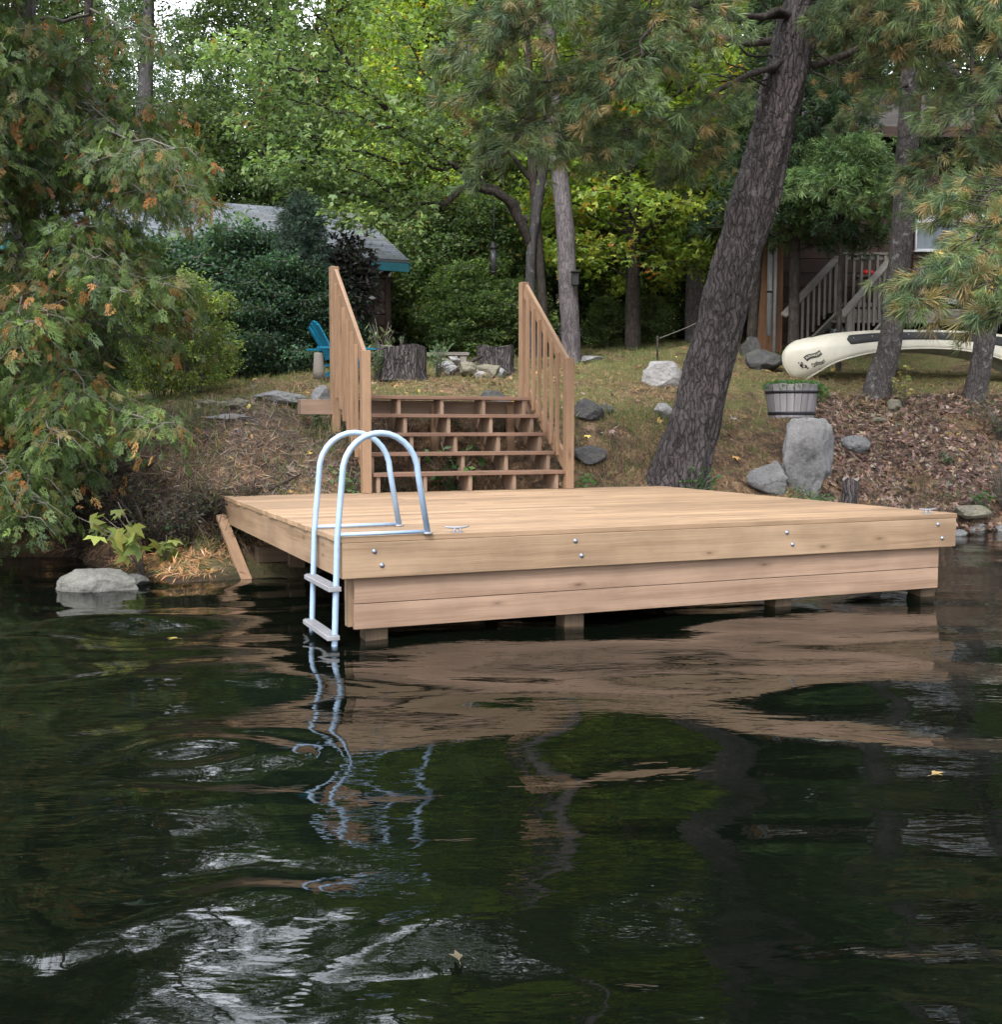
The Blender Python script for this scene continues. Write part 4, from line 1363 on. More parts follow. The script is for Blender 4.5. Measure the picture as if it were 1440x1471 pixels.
tag(MB().tube([[r0[0], r0[1], sk[2] - .1], r0 + up * .05], .018, 6).build('rope_stake', M['dark_bark']), 'short wooden stake holding the lower end of the grey rope', 'stake')
# ------------------------------------------------------------------ growing helpers
def spline(pts, n):
    pts = np.asarray(pts, float)
    Q = np.vstack([2 * pts[0] - pts[1], pts, 2 * pts[-1] - pts[-2]])
    out = []
    m = len(pts) - 1
    for t in np.linspace(0, m, n):
        i = min(int(t), m - 1); f = t - i
        a, b, c, d = Q[i:i + 4]
        out.append(.5 * (2 * b + (c - a) * f + (2 * a - 5 * b + 4 * c - d) * f * f + (3 * b - a - 3 * c + d) * f ** 3))
    return np.array(out)


class Grow:
    def __init__(s, seed):
        s.r = np.random.default_rng(seed); s.mb = MB(); s.pos = []; s.dir = []; s.grp = []; s.ng = 0

    def bough(s, pts, r0, ntw, tl, start=.3, flat=.45, droop=0.1, natt=4, ns=5, r1=.004, n=12, bend=.0, gap=.35, tw_r=.006, tube=True):
        r = s.r
        C = spline(pts, n)
        C = C + np.concatenate([[[0, 0, 0]], r.normal(0, .018 * np.linalg.norm(C[-1] - C[0]) ** .5, (n - 1, 3))])
        if tube: s.mb.tube(C, list(np.linspace(r0, r1, n)), ns + 1, False)
        s.ng += 1
        for k in range(ntw):
            t = start + (1 - start) * (k + r.uniform(0, 1)) / ntw
            f = t * (n - 1); i = min(int(f), n - 2)
            b = C[i] + (C[i + 1] - C[i]) * (f - i)
            tg = nrm(C[i + 1] - C[i])
            sd = np.cross(tg, up); sd = nrm(sd) if np.linalg.norm(sd) > .1 else np.array([1., 0, 0])
            w = np.cross(sd, tg)
            az = r.uniform(-.5, .5) + (0 if k % 2 else PI)
            v = sd * math.cos(az) + w * (math.sin(az) + r.normal(0, .35)) * flat
            d = nrm(tg * r.uniform(.35, .9) + v)
            L = tl * (1.2 - .6 * t) * r.uniform(.55, 1.2)
            e = b + d * L; e[2] -= droop * L
            m = b + d * L * .5 + up * bend * L
            if tube: s.mb.tube([b, m, e], [tw_r, tw_r * .75, tw_r * .4], 4, False)
            for j in range(natt):
                q = gap + (1 - gap) * (j + r.uniform(0, .8)) / natt
                p = (1 - q) ** 2 * b + 2 * q * (1 - q) * m + q * q * e
                tgt = nrm(2 * (1 - q) * (m - b) + 2 * q * (e - m))
                s.pos.append(p); s.dir.append(tgt); s.grp.append(s.ng)
        s.pos.append(C[-1]); s.dir.append(nrm(C[-1] - C[-2])); s.grp.append(s.ng)

    def leaves(s, tmpls, per, size, cols, w, spread, jit=.2, side=.8, upn=1., upj=.5, droop=.15, gj=.12):
        r = s.r
        pos = np.repeat(np.array(s.pos), per, 0); d = np.repeat(np.array(s.dir), per, 0); gp = np.repeat(np.array(s.grp), per)
        N = len(pos)
        pos = pos + r.normal(0, 1, (N, 3)) * spread
        d = d + r.normal(0, side, (N, 3)); d[:, 2] -= droop
        nh = r.normal(0, upj, (N, 3)) + [0, 0, upn]
        sz = size * r.uniform(.6, 1.2, N)
        # colour: palette entry shared by the spray, plus per-leaf jitter
        na = len(s.pos)
        ci = np.repeat(pal(r, na, cols, w, .12), per, 0)
        gk = np.exp(r.normal(0, gj, s.ng + 1))[gp][:, None]
        col = np.clip(ci * gk * np.exp(r.normal(0, jit, (N, 1))), .004, .9)
        return scatter(tmpls, pos, d, nh, sz, col)


def trunk_mesh(name, mat, pts, radii, parent, n=96, sides=40, amp=.03, seed=1, flare=1.0, vs=1.6, hs=7., world=True):
    """tapered trunk with real furrows"""
    C = spline(pts, n); R = np.interp(np.linspace(0, len(radii) - 1, n), np.arange(len(radii)), radii)
    th = np.arange(sides) * 2 * PI / sides
    V = []
    ln = np.concatenate([[0], np.cumsum(np.linalg.norm(np.diff(C, axis=0), axis=1))])
    for i in range(n):
        t = nrm(C[min(i + 1, n - 1)] - C[max(i - 1, 0)])
        a = nrm(np.cross(t, [0, 1., .2])); b = np.cross(t, a)
        q = np.stack([np.cos(th) * R[i] * hs, np.sin(th) * R[i] * hs, np.full(sides, ln[i] * vs)], 1)
        fl = flare * .35 * math.exp(-ln[i] / (R[0] * 1.3))
        rd = R[i] * (1 + fl * (.6 + .5 * vnoise(np.stack([np.cos(th) * 1.8, np.sin(th) * 1.8, 0 * th], 1), seed))) + amp * (np.abs(fbm(q, seed, 3)) - .35) + .10 * R[i] * fbm(q * .22, seed + 8, 2)
        for k in range(sides): V.append(C[i] + (a * math.cos(th[k]) + b * math.sin(th[k])) * rd[k])
    F = [(i * sides + k, i * sides + (k + 1) % sides, (i + 1) * sides + (k + 1) % sides, (i + 1) * sides + k) for i in range(n - 1) for k in range(sides)]
    return MB().add(V, F, None, True).build(name, M[mat], parent, world=world)


def pxpath(lst): return [P(x, y, d) for x, y, d in lst]


def place_tree(name, label, base, cat='tree', group=None): return empty(name, label, cat, base, group)


PINE_C = [(.085, .125, .05), (.115, .155, .06), (.06, .10, .048), (.18, .15, .065), (.24, .165, .07)]
PINE_W = [3.4, 2.6, 2.6, 1.3, .35]

# ------------------------------------------------------------------ the big leaning white pine
pts = [(965, 722, 12.25), (972, 695, 12.22), (985, 650, 12.2), (1016, 540, 12.15), (1052, 400, 12.1), (1084, 285, 12.05), (1119, 150, 12.0), (1143, 60, 11.95), (1166, -30, 11.9), (1206, -190, 11.8), (1262, -420, 11.6), (1330, -760, 11.3), (1390, -1100, 11.1)]
wpx = [78, 78, 76, 74, 71, 68, 65, 63, 58, 52, 42, 28, 10]
tp_ = pxpath(pts)
wpx = [w * .93 for w in wpx]
big = place_tree('white_pine', 'huge white pine leaning right with deeply furrowed bark behind the dock', [tp_[1][0], tp_[1][1], gz(tp_[1][0], tp_[1][1])])
trunk_mesh('trunk', 'pine_bark', tp_, [w / 2 / F_PX * p[1] for w, p in zip(wpx, tp_)], big, n=220, sides=84, amp=.055, flare=1.9, seed=5, vs=1.5, hs=9.)
gw = Grow(31)
T0 = (1150, 30, 12)
for pth, r0, nt_, tl in [
    ([(1150, 20, 12), (1010, 40, 11), (860, 95, 10), (690, 130, 9.2)], .05, 26, .8),
    ([(1165, -30, 12), (960, 10, 10.8), (800, 150, 9.8), (735, 215, 9.3)], .05, 26, .8),
    ([(1140, 70, 12), (1020, 140, 11), (930, 180, 10.2), (850, 215, 9.7)], .035, 22, .7),
    ([(1165, -30, 12), (990, -60, 10.8), (800, 0, 9.8), (660, 60, 9.2)], .05, 28, .8),
    ([(1180, -90, 12), (1000, -120, 10.5), (850, -40, 9.6), (760, 60, 9)], .045, 26, .8),
    ([(1150, 30, 12), (1040, 20, 10.6), (940, 40, 9.6), (880, 120, 9)], .04, 26, .75),
    ([(1180, -100, 12), (1040, -110, 11), (960, -20, 10.4), (900, 60, 10.2)], .035, 24, .8),
    ([(1130, 100, 12), (1060, 120, 11.3), (1000, 200, 10.9), (985, 250, 10.7)], .03, 10, .5),
    ([(1150, 30, 12), (1200, 20, 11.2), (1250, 30, 10.6), (1290, 55, 10.2)], .05, 20, .7),
    ([(1160, -20, 12), (1230, -60, 11), (1310, -30, 10.2), (1380, 40, 9.8)], .045, 26, .8),
    ([(1180, -100, 12), (1290, -120, 11), (1400, -60, 10), (1480, 30, 9.5)], .045, 26, .8),
    ([(1170, -40, 12.1), (1200, 0, 12.6), (1225, 60, 13), (1240, 110, 13.3)], .03, 14, .6),
    ([(1200, -180, 12), (1050, -260, 11), (900, -240, 10), (760, -160, 9.4)], .05, 22, .9),
    ([(1200, -180, 12), (1330, -280, 11), (1450, -240, 10), (1560, -160, 9.5)], .05, 22, .9),
]:
    gw.bough(pxpath(pth), r0, nt_ + 8, tl * 1.05, start=.34, flat=.45, droop=.12, natt=5, bend=.06, gap=.4, tw_r=.006)
for k in range(14):   # higher limbs above the picture
    t = .55 + k * .028
    C = spline(tp_, 60)[int(t * 59)]
    a = k * 2.4; L = 3.0 - k * .12
    e = C + np.array([math.cos(a) * L, math.sin(a) * L, .3])
    gw.bough([C, (C + e) / 2 + up * .3, e], .05, 16, .9, natt=3, start=.3)
# bare dead twigs low on the trunk
dg = Grow(77)
for pth in [[(1120, 95, 12), (1040, 60, 11.6), (985, 75, 11.2)], [(1118, 120, 12), (1050, 105, 11.5), (990, 120, 11.2)], [(1170, 80, 11.9), (1215, 95, 11.5), (1262, 120, 11.2)], [(1165, 100, 11.9), (1210, 120, 11.5), (1245, 105, 11.2)],
            [(1110, 130, 12), (1060, 100, 11.4), (1015, 60, 11)], [(1098, 60, 12.2), (1060, 30, 12), (1010, 20, 11.6)], [(1120, 40, 12.4), (1085, -20, 12.2), (1060, -60, 12)]]:
    dg.bough(pxpath(pth), .014, 12, .45, start=.25, natt=0, flat=.9, droop=.1, tw_r=.004)
gw.mb.build('limbs', M['dark_bark'], big); dg.mb.build('dead_twigs', M['dark_bark'], big)
V, F, C = gw.leaves(T_TUFT, 3, .125, PINE_C, PINE_W, .06, .18, .38, droop=.12)
mesh_np('crown', V, F, M['needle'], big, C)
print('pine tufts', len(gw.pos))

# ------------------------------------------------------------------ two pine trunks at the right, with overhanging boughs
pts = [(1250, 625, 15.6), (1262, 557, 15.6), (1277, 505, 15.6), (1287, 430, 15.6), (1297, 330, 15.6), (1304, 220, 15.6), (1311, 90, 15.6), (1317, -40, 15.5), (1326, -300, 15.4), (1338, -700, 15.2)]
tp2 = pxpath(pts)
p2 = place_tree('pine_tree', 'straight pine with scaly lichen spotted trunk standing in front of the canoe', [tp2[1][0], tp2[1][1], gz(tp2[1][0], tp2[1][1])])
trunk_mesh('trunk', 'pine_bark2', tp2, [w / 2 / F_PX * p[1] for w, p in zip([50, 39, 32, 31, 30, 29, 28, 27, 22, 8], tp2)], p2, n=140, sides=56, amp=.018, seed=15, vs=3., hs=14.)
gw = Grow(41)
for pth, r0, nt_, tl in [
    ([(1312, 66, 15.5), (1360, 97, 13.5), (1405, 150, 11.5), (1450, 215, 9.8)], .075, 16, .8),
    ([(1311, 120, 15.6), (1275, 135, 15.0), (1225, 165, 14.6)], .03, 14, .6),
    ([(1318, -30, 15.5), (1370, 20, 13), (1400, 100, 11), (1380, 180, 9.8)], .05, 24, .8),
    ([(1318, -50, 15.5), (1400, 0, 12), (1440, 80, 10.5), (1430, 160, 9.6)], .05, 24, .8),
    ([(1318, -60, 15.5), (1340, -20, 13), (1330, 40, 11.3), (1270, 75, 10.5)], .04, 24, .75),
    ([(1318, -80, 15.5), (1270, -60, 13.5), (1220, -20, 12), (1200, 30, 11.2)], .04, 16, .7),
    ([(1318, -80, 15.5), (1420, -80, 12), (1500, 20, 10), (1480, 120, 9)], .05, 24, .9),
    ([(1405, 150, 11.5), (1400, 190, 10.8), (1370, 230, 10.2), (1340, 258, 9.8)], .025, 24, .7),
    ([(1430, 180, 10.7), (1450, 230, 10), (1430, 270, 9.4), (1400, 290, 9)], .025, 26, .7),
    ([(1420, 165, 11), (1480, 230, 9.6), (1475, 310, 8.9), (1440, 335, 8.5)], .025, 18, .6),
]:
    gw.bough(pxpath(pth), r0, nt_, tl, start=.3, flat=.55, droop=.15, natt=4, bend=.05, gap=.4)
for k in range(12):
    C = spline(tp2, 60)[int((.72 + k * .02) * 59)]
    a = k * 2.4; L = 2.6 - k * .1
    e = C + np.array([math.cos(a) * L, math.sin(a) * L, .3])
    gw.bough([C, (C + e) / 2 + up * .3, e], .04, 14, .8, natt=3)
gw.mb.build('limbs', M['dark_bark'], p2)
V, F, C = gw.leaves(T_TUFT, 2, .13, PINE_C, PINE_W, .045, .18, .45, droop=.15)
mesh_np('crown', V, F, M['needle'], p2, C)

pts = [(1386, 615, 15.4), (1400, 566, 15.4), (1410, 520, 15.4), (1420, 465, 15.4), (1430, 400, 15.4), (1444, 300, 15.3), (1462, 150, 15.1), (1490, -100, 14), (1530, -420, 13.6)]
tp3 = pxpath(pts)
p3 = place_tree('pine_tree', 'slim grey leaning pine at the right picture edge in front of the canoe end', [tp3[1][0], tp3[1][1], gz(tp3[1][0], tp3[1][1])])
trunk_mesh('trunk', 'pine_bark2', tp3, [w / 2 / F_PX * p[1] for w, p in zip([33, 31, 28, 27, 26, 25, 23, 18, 6], tp3)], p3, n=120, sides=48, amp=.014, seed=19, vs=3., hs=15.)
gw = Grow(43)
for pth, r0, nt_, tl in [
    ([(1436, 360, 15.3), (1420, 340, 11), (1370, 375, 8.6), (1306, 428, 7.4)], .03, 13, .34),
    ([(1438, 340, 15.3), (1440, 330, 10.5), (1410, 350, 8.4), (1355, 388, 7.4)], .025, 13, .34),
    ([(1445, 300, 15.3), (1490, 310, 10), (1480, 370, 8), (1415, 432, 7.2)], .03, 13, .45),
    ([(1450, 260, 15.3), (1500, 330, 9.6), (1500, 400, 7.8), (1440, 440, 7.1)], .03, 18, .5),
    ([(1452, 240, 15.3), (1490, 240, 11), (1460, 260, 9.4), (1395, 285, 8.6)], .03, 22, .6),
    ([(1455, 220, 15.3), (1500, 240, 10.6), (1490, 300, 9), (1440, 340, 8.4)], .03, 22, .6),
]:
    gw.bough(pxpath(pth), r0, nt_, tl, start=.62, flat=.6, droop=.15, natt=4, bend=.05, gap=.4)
for k in range(10):
    C = spline(tp3, 60)[int((.6 + k * .035) * 59)]
    a = k * 2.4; L = 2.2 - k * .1
    e = C + np.array([math.cos(a) * L, math.sin(a) * L, .3])
    gw.bough([C, (C + e) / 2 + up * .2, e], .03, 12, .7, natt=3)
gw.mb.build('limbs', M['dark_bark'], p3)
V, F, C = gw.leaves(T_TUFT, 2, .135, PINE_C + [(.32, .25, .08)], [2.6, 3, 1.4, 1.6, .8, .5], .04, .18, .5, droop=.15)
mesh_np('crown', V, F, M['needle'], p3, C)

# ------------------------------------------------------------------ white cedar hanging over the water at the left
cb = np.array([-5.3, 12.3, 0]); cb[2] = gz(*cb[:2])
ced = place_tree('cedar_tree', 'big white cedar with drooping flat sprays and browning tips overhanging the water at left', cb)
top = cb + [.5, -.6, 9.5]
trunk_mesh('trunk', 'grey_bark', [cb - up * .2, cb + [.1, -.1, 1], cb + [.3, -.3, 4], top], [.22, .19, .14, .03], ced, n=60, sides=28, amp=.015, seed=23)
poly = np.array([(-220, -160), (150, -160), (215, -40), (235, 60), (240, 150), (305, 185), (330, 255), (315, 330), (265, 355), (300, 400), (322, 470), (330, 540), (305, 600), (255, 640), (225, 690), (150, 715), (105, 690), (80, 765), (50, 785), (-220, 785)], float)


def inside(x, y):
    c = False
    j = len(poly) - 1
    for i in range(len(poly)):
        if (poly[i][1] > y) != (poly[j][1] > y) and x < (poly[j][0] - poly[i][0]) * (y - poly[i][1]) / (poly[j][1] - poly[i][1]) + poly[i][0]: c = not c
        j = i
    return c


gw = Grow(51); r = gw.r
made = 0
while made < 165:
    x, y = r.uniform(-200, 330), r.uniform(-150, 790)
    if not inside(x + 8, y + 6): continue
    if 95 < x < 150 and 425 < y < 490: continue
    d = r.uniform(8.6, 11.6)
    tip = P(x, y, d)
    zs = tip[2] + r.uniform(.15, .9)
    f = np.clip((zs - cb[2]) / 9.5, .02, .98)
    s0_ = cb + (top - cb) * f
    s0_ = s0_ + nrm((tip - s0_) * [1, 1, 0]) * .15
    mid = s0_ * .45 + tip * .55 + up * r.uniform(.05, .3)
    gw.bough([s0_, mid, tip], .022, 14, .5, start=.45, flat=.75, droop=.35, natt=4, bend=.04, gap=.25, tw_r=.0042)
    made += 1
gw.mb.build('limbs', M['twig_grey'], ced)
V, F, C = gw.leaves(T_CEDAR, 3, .145, [(.068, .112, .03), (.105, .155, .038), (.04, .072, .024), (.13, .115, .04), (.24, .14, .045), (.28, .115, .035)], [4, 2.6, 3, 1.1, .6, .35], .07, .16, .5, upn=.25, upj=.8, droop=.75, gj=.2)
mesh_np('crown', V, F, M['cedar'], ced, C)
print('cedar fronds', len(gw.pos))

# ------------------------------------------------------------------ maple in the middle (arching limbs to the left)
mbse = on(768, 520, 18.4)
mp = place_tree('maple_tree', 'grey forked maple with long arching limbs spreading left above the lawn', mbse)
zb = lambda x, y, d: P(x, y, d)
trunk_mesh('trunk', 'maple_bark', [mbse - up * .15, zb(764, 470, 18.4), zb(762, 410, 18.4), zb(764, 352, 18.4), zb(773, 290, 18.4), zb(781, 235, 18.4), zb(790, 100, 18.3), zb(800, -100, 18.2), zb(800, -400, 18)], [.10, .085, .083, .085, .095, .09, .08, .06, .02], mp, n=90, sides=24, amp=.006, seed=25, flare=.6)
trunk_mesh('trunk', 'dark_bark', [mbse + [.14, .1, -.15], zb(781, 470, 18.5), zb(777, 400, 18.5), zb(772, 330, 18.5), zb(765, 233, 18.5), zb(760, 100, 18.5), zb(740, -150, 18.4)], [.12, .09, .085, .085, .085, .07, .02], mp, n=70, sides=20, amp=.006, seed=26, flare=.6)
gw = Grow(61)
MAP_C = [(.13, .195, .075), (.17, .245, .095), (.095, .155, .065), (.20, .26, .08), (.26, .17, .07)]
MAP_W = [3, 2.2, 2, .9, .12]
limbs = [
    ([(761, 348, 18.4), (735, 297, 18.2), (700, 278, 17.9), (672, 267, 17.6), (640, 292, 17.3), (575, 294, 16.9), (500, 278, 16.6), (420, 262, 16.3)], .085, 40, .85, .6),
    ([(759, 316, 18.4), (733, 284, 18.3), (695, 264, 18), (648, 240, 17.6), (600, 205, 17.2), (556, 160, 16.9), (480, 100, 16.5), (410, 40, 16.2)], .08, 42, 1.0, .52),
    ([(648, 240, 17.6), (560, 230, 17), (480, 210, 16.4), (400, 190, 16), (350, 180, 15.8)], .03, 34, .9, .1),
    ([(600, 205, 17.2), (520, 170, 16.6), (440, 150, 16), (370, 130, 15.7)], .03, 34, .9, .1),
    ([(695, 264, 18), (690, 230, 17.8), (650, 160, 17.5), (600, 80, 17), (540, 10, 16.6)], .035, 36, .95, .25),
    ([(765, 260, 18.5), (720, 200, 18.2), (680, 110, 18), (640, 0, 17.6)], .045, 34, 1.0, .25),
    ([(556, 160, 16.9), (480, 60, 16.4), (420, -30, 16), (360, -90, 15.8)], .03, 36, 1.0, .1),
    ([(786, 160, 18.3), (840, 90, 18), (900, 40, 17.6), (960, 0, 17.2)], .04, 30, .9, .3),
    ([(480, 100, 16.5), (420, 100, 16), (360, 80, 15.6), (320, 70, 15.3)], .02, 30, .8, .1),
    ([(575, 294, 16.9), (520, 250, 16.5), (450, 235, 16), (390, 235, 15.6)], .02, 28, .8, .1),
    ([(790, 60, 18.3), (700, -60, 17.8), (600, -120, 17.2), (480, -160, 16.6)], .05, 40, 1.1, .2),
    ([(795, 0, 18.3), (860, -120, 18.4), (940, -200, 18.6), (1000, -260, 18.8)], .05, 34, 1.1, .2),
    ([(672, 267, 17.6), (660, 230, 17.2), (630, 200, 16.6), (600, 170, 16)], .02, 26, .8, .15),
    ([(640, 292, 17.3), (580, 315, 16.8), (520, 320, 16.2), (470, 300, 15.8)], .018, 18, .6, .3),
]
for pth, r0, nt_, tl, stt in limbs:
    gw.bough(pxpath(pth), r0, nt_, tl, start=stt, flat=.35, droop=.1, natt=5, bend=.02, gap=.25, n=20, tw_r=.006)
gw.mb.build('limbs', M['dark_bark'], mp)
V, F, C = gw.leaves([T_MAPLE, T_LEAF], 5, .10, MAP_C, MAP_W, .09, .2, .8, upn=1., upj=.45, droop=.25)
mesh_np('crown', V, F, M['leaf'], mp, C)
print('maple leaves', len(gw.pos) * 6)

# ------------------------------------------------------------------ bare tall trunks (their crowns stand above the picture)
def tall_trunk(label, lst, wds, mat, seed, crownh=6.0, cols=None, name='tree', hs=14., amp=.012):
    tp = pxpath(lst)
    b = tp[0].copy(); b[2] = gz(b[0], b[1])
    t = place_tree(name, label, b)
    tp = [b - up * .2] + tp
    topp = tp[-1]; dirn = nrm(tp[-1] - tp[-2])
    tp = tp + [topp + dirn * 4, topp + dirn * 9]
    rr = [w / 2 / F_PX * p[1] for w, p in zip([wds[0]] + wds, tp)]
    trunk_mesh('trunk', mat, tp, rr + [rr[-1] * .7, .02], t, n=110, sides=32, amp=amp, seed=seed, hs=hs, flare=.5)
    g_ = Grow(seed + 100)
    for k in range(26):
        f = g_.r.uniform(.1, 1); C = topp + dirn * (1.0 + 8 * f)
        a = k * 2.4; L = (1.2 + 2.0 * (1 - f)) * g_.r.uniform(.7, 1.1)
        e = C + np.array([math.cos(a) * L, math.sin(a) * L, L * .3])
        g_.bough([C, (C + e) / 2 + up * .1, e], .035, 12, .9, natt=4, start=.25)
    g_.mb.build('limbs', M['dark_bark'], t)
    V, F, C = g_.leaves([T_LEAF], 7, .12, cols or MAP_C[:3], [3, 2, 2], .13, .2, .8)
    mesh_np('crown', V, F, M['leaf'], t, C)
    return t


tall_trunk('tall pale grey ash trunk right of the forked maple with a black nest box', [(821, 528, 18.0), (820, 470, 18.0), (815, 400, 18), (812, 330, 18), (803, 233, 18), (792, 100, 18), (785, -60, 18)], [27, 26, 26, 25, 23, 20, 18], 'grey_bark', 81)
tall_trunk('grey scaly trunk rising just left of the leaning pine', [(997, 505, 20.5), (998, 420, 20.5), (999, 330, 20.5), (1001, 215, 20.5), (1004, 60, 20.5), (1006, -80, 20.5)], [25, 25, 24, 23, 20, 17], 'grey_bark', 83)
tall_trunk('dark narrow trunk between leaning pine and cottage corner', [(1080, 505, 18.6), (1084, 440, 18.6), (1089, 360, 18.6), (1093, 200, 18.6), (1096, 0, 18.6)], [16, 15, 15, 13, 10], 'dark_bark', 85)
tall_trunk('grey tree trunk standing behind the shed roof', [(186, 300, 24), (196, 250, 24), (206, 180, 24), (212, 60, 24), (216, -60, 24)], [26, 25, 24, 17, 13], 'maple_bark', 87)
tall_trunk('thin dark trunk further left behind the shed roof', [(122, 290, 25), (124, 220, 25), (126, 120, 25), (128, -40, 25)], [15, 14, 13, 10], 'dark_bark', 89)
tall_trunk('thin dark trunk behind the hanging bird feeder', [(614, 500, 23), (614, 420, 23), (613, 320, 23), (612, 180, 23), (616, 0, 23)], [15, 15, 14, 13, 11], 'dark_bark', 91)
tall_trunk('tall dark trunk with thin limbs against the sky at the top', [(628, 500, 26), (632, 300, 26), (634, 120, 26), (634, 0, 26), (632, -120, 26)], [18, 18, 17, 16, 14], 'dark_bark', 92)

# young conifers beside the cottage
def conifer(label, base, h, r_, cb_, seed, cols, w, trunk_r=.09, name='conifer', size=.14, nb=60, per=2, tm=None, tl=.6, nt=8):
    t = place_tree(name, label, base)
    base = np.asarray(base)
    trunk_mesh('trunk', 'dark_bark', [base - up * .1, base + up * h * .5, base + up * h], [trunk_r, trunk_r * .7, .012], t, n=40, sides=16, amp=.006, seed=seed)
    g_ = Grow(seed)
    for k in range(nb):
        f = (k + .5) / nb; z = cb_ + (h - cb_) * f ** .9
        a = k * 2.399 + g_.r.uniform(-.3, .3); L = r_ * (1 - f) ** .75 * g_.r.uniform(.75, 1.15) + .12
        s = base + up * z
        e = s + np.array([math.cos(a) * L, math.sin(a) * L, L * g_.r.uniform(-.15, .25)])
        g_.bough([s, (s + e) / 2 + up * .05 * L, e], .018, nt, tl, natt=3, start=.2, flat=.4, droop=.1)
    g_.mb.build('limbs', M['dark_bark'], t)
    V, F, C = g_.leaves(tm or T_TUFT_FAR, per, size, cols, w, .06, .16, .5, droop=.05)
    mesh_np('crown', V, F, M['needle'], t, C)
    return t


conifer('dark hemlock hiding the left half of the cottage wall', on(1140, 495, 18.2), 7.2, 1.45, 1.9, 301, [(.03, .06, .03), (.045, .085, .035), (.06, .10, .04)], [3, 2, 1], .10, 'hemlock_tree', nb=130, per=3)
g3 = on(1235, 470, 22.5)
conifer('bright green young pine whose top shows above the cottage roof edge', on(1205, 500, 17.4), 3.5, 1.35, 2.3, 303, [(.12, .195, .07), (.15, .23, .085), (.085, .145, .06)], [3, 2, 2], .045, 'young_pine', nb=64, per=3, tl=.5)
conifer('bluish small pine seedling in front of the shed roof', on(437, 520, 15.8), 2.45, .28, 1.2, 305, [(.05, .085, .06), (.04, .07, .055)], [1, 1], .035, 'pine_sapling', nb=40, tl=.2, size=.10)
# ------------------------------------------------------------------ woods: a few grown kinds, then copies
def make_tree(name, label, group, h, cb_, R, nb, seed, size, cols, w, tm, per=7, ntw=9, natt=4, tl=.9, tr=.16, bark='dark_bark', flat=.4, prof=None, loc=(0, 0, 0), spread=.14, upj=.5, stems=1, cat='tree', upn=1.):
    t = empty(name, label, cat, (0, 0, 0), group)
    r = np.random.default_rng(seed)
    mbt = MB(); g_ = Grow(seed + 1)
    for q in range(stems):
        a = q * 2.4; o = np.array([math.cos(a), math.sin(a), 0]) * (.0 if stems == 1 else .12)
        tip = o * (4 if stems > 1 else 1) * R * .25 + [r.normal(0, .03 * h), r.normal(0, .03 * h), h * (1 if q == 0 else r.uniform(.7, .95))]
        C = spline([o - up * .15, o * 1.2 + (tip - o) * .35 + [r.normal(0, .012 * h), r.normal(0, .012 * h), 0], (tip - o) * .7 + o, tip], 14)
        mbt.tube(C, list(np.linspace(tr, tr * .1, 14)), 10, False)
        for k in range(nb // stems):
            f = (k + r.uniform(0, 1)) / (nb // stems)
            z = cb_ + (h * .97 - cb_) * f
            i = min(int(np.searchsorted(C[:, 2], z)), 13)
            s = C[i].copy(); s[2] = min(z, C[-1][2])
            pr = (prof(f) if prof else (math.sin(PI * min(1, (.22 + .78 * f))) ** .7 if f < .97 else .2))
            L = R * max(pr, .12) * r.uniform(.6, 1.12)
            a = k * 2.399 + r.uniform(-.4, .4) + q
            e = s + np.array([math.cos(a) * L, math.sin(a) * L, L * r.uniform(-.05, .45)])
            g_.bough([s, (s + e) / 2 + up * .06 * L, e], max(.012, tr * .22), ntw, tl, start=.25, natt=natt, flat=flat, droop=.1, tube=True, n=7, ns=4)
    trk = mbt.build('trunk', M[bark], t)
    g_.mb.build('limbs', M[bark], t)
    V, F, C = g_.leaves(tm, per, size, cols, w, spread, .2, .8, upj=upj, upn=upn, droop=.2, gj=.22)
    mesh_np('crown', V, F, M['leaf'], t, C)
    print(name, seed, 'leaves', len(g_.pos) * per)
    return t


def put(proto, first, loc, rz=0., s=1., label=None, group=None):
    if first: t = proto
    else:
        t = proto.copy(); link(t)
        for ch in proto.children:
            c = ch.copy(); link(c); c.parent = t
    t.location = tuple(loc); t.rotation_euler = (0, 0, rz); t.scale = (s, s, s)
    if label: t['label'] = label
    if group: t['group'] = group
    return t


GRN = [(.085, .135, .055), (.115, .175, .065), (.06, .105, .045), (.16, .205, .065)]
YEL = [(.27, .36, .065), (.33, .38, .065), (.19, .29, .06), (.40, .26, .035), (.42, .18, .04)]
DRK = [(.045, .085, .045), (.065, .11, .05), (.035, .065, .04)]
prA = make_tree('deciduous_tree', 'tall green deciduous tree in the woods behind the lawn', 'green deciduous trees in the woods', 16, 3.0, 3.4, 84, 401, .15, GRN, [3, 2, 2, .7], [T_LEAF], 9, 10)
prB = make_tree('maple_tree', 'yellow green maple in the woods behind the lawn', 'yellow green maples in the woods', 10, 1.3, 2.6, 84, 403, .115, YEL, [3, 1.2, 3, .35, .12], [T_MAPLE], 9, 10, spread=.13)
prC = make_tree('deciduous_tree', 'dark leafy tree deep in the woods', 'dark trees deep in the woods', 18, 3.5, 3.6, 84, 405, .16, DRK, [2, 2, 1], [T_LEAF], 9, 10)
prD = make_tree('understory_tree', 'low green understory tree at the edge of the woods', 'understory trees at the woods edge', 5, .3, 1.7, 56, 407, .12, GRN + [(.3, .16, .04)], [2, 2, 2, 1, .1], [T_LEAF, T_MAPLE], 7, 8, tr=.05, tl=.7)
used = {}


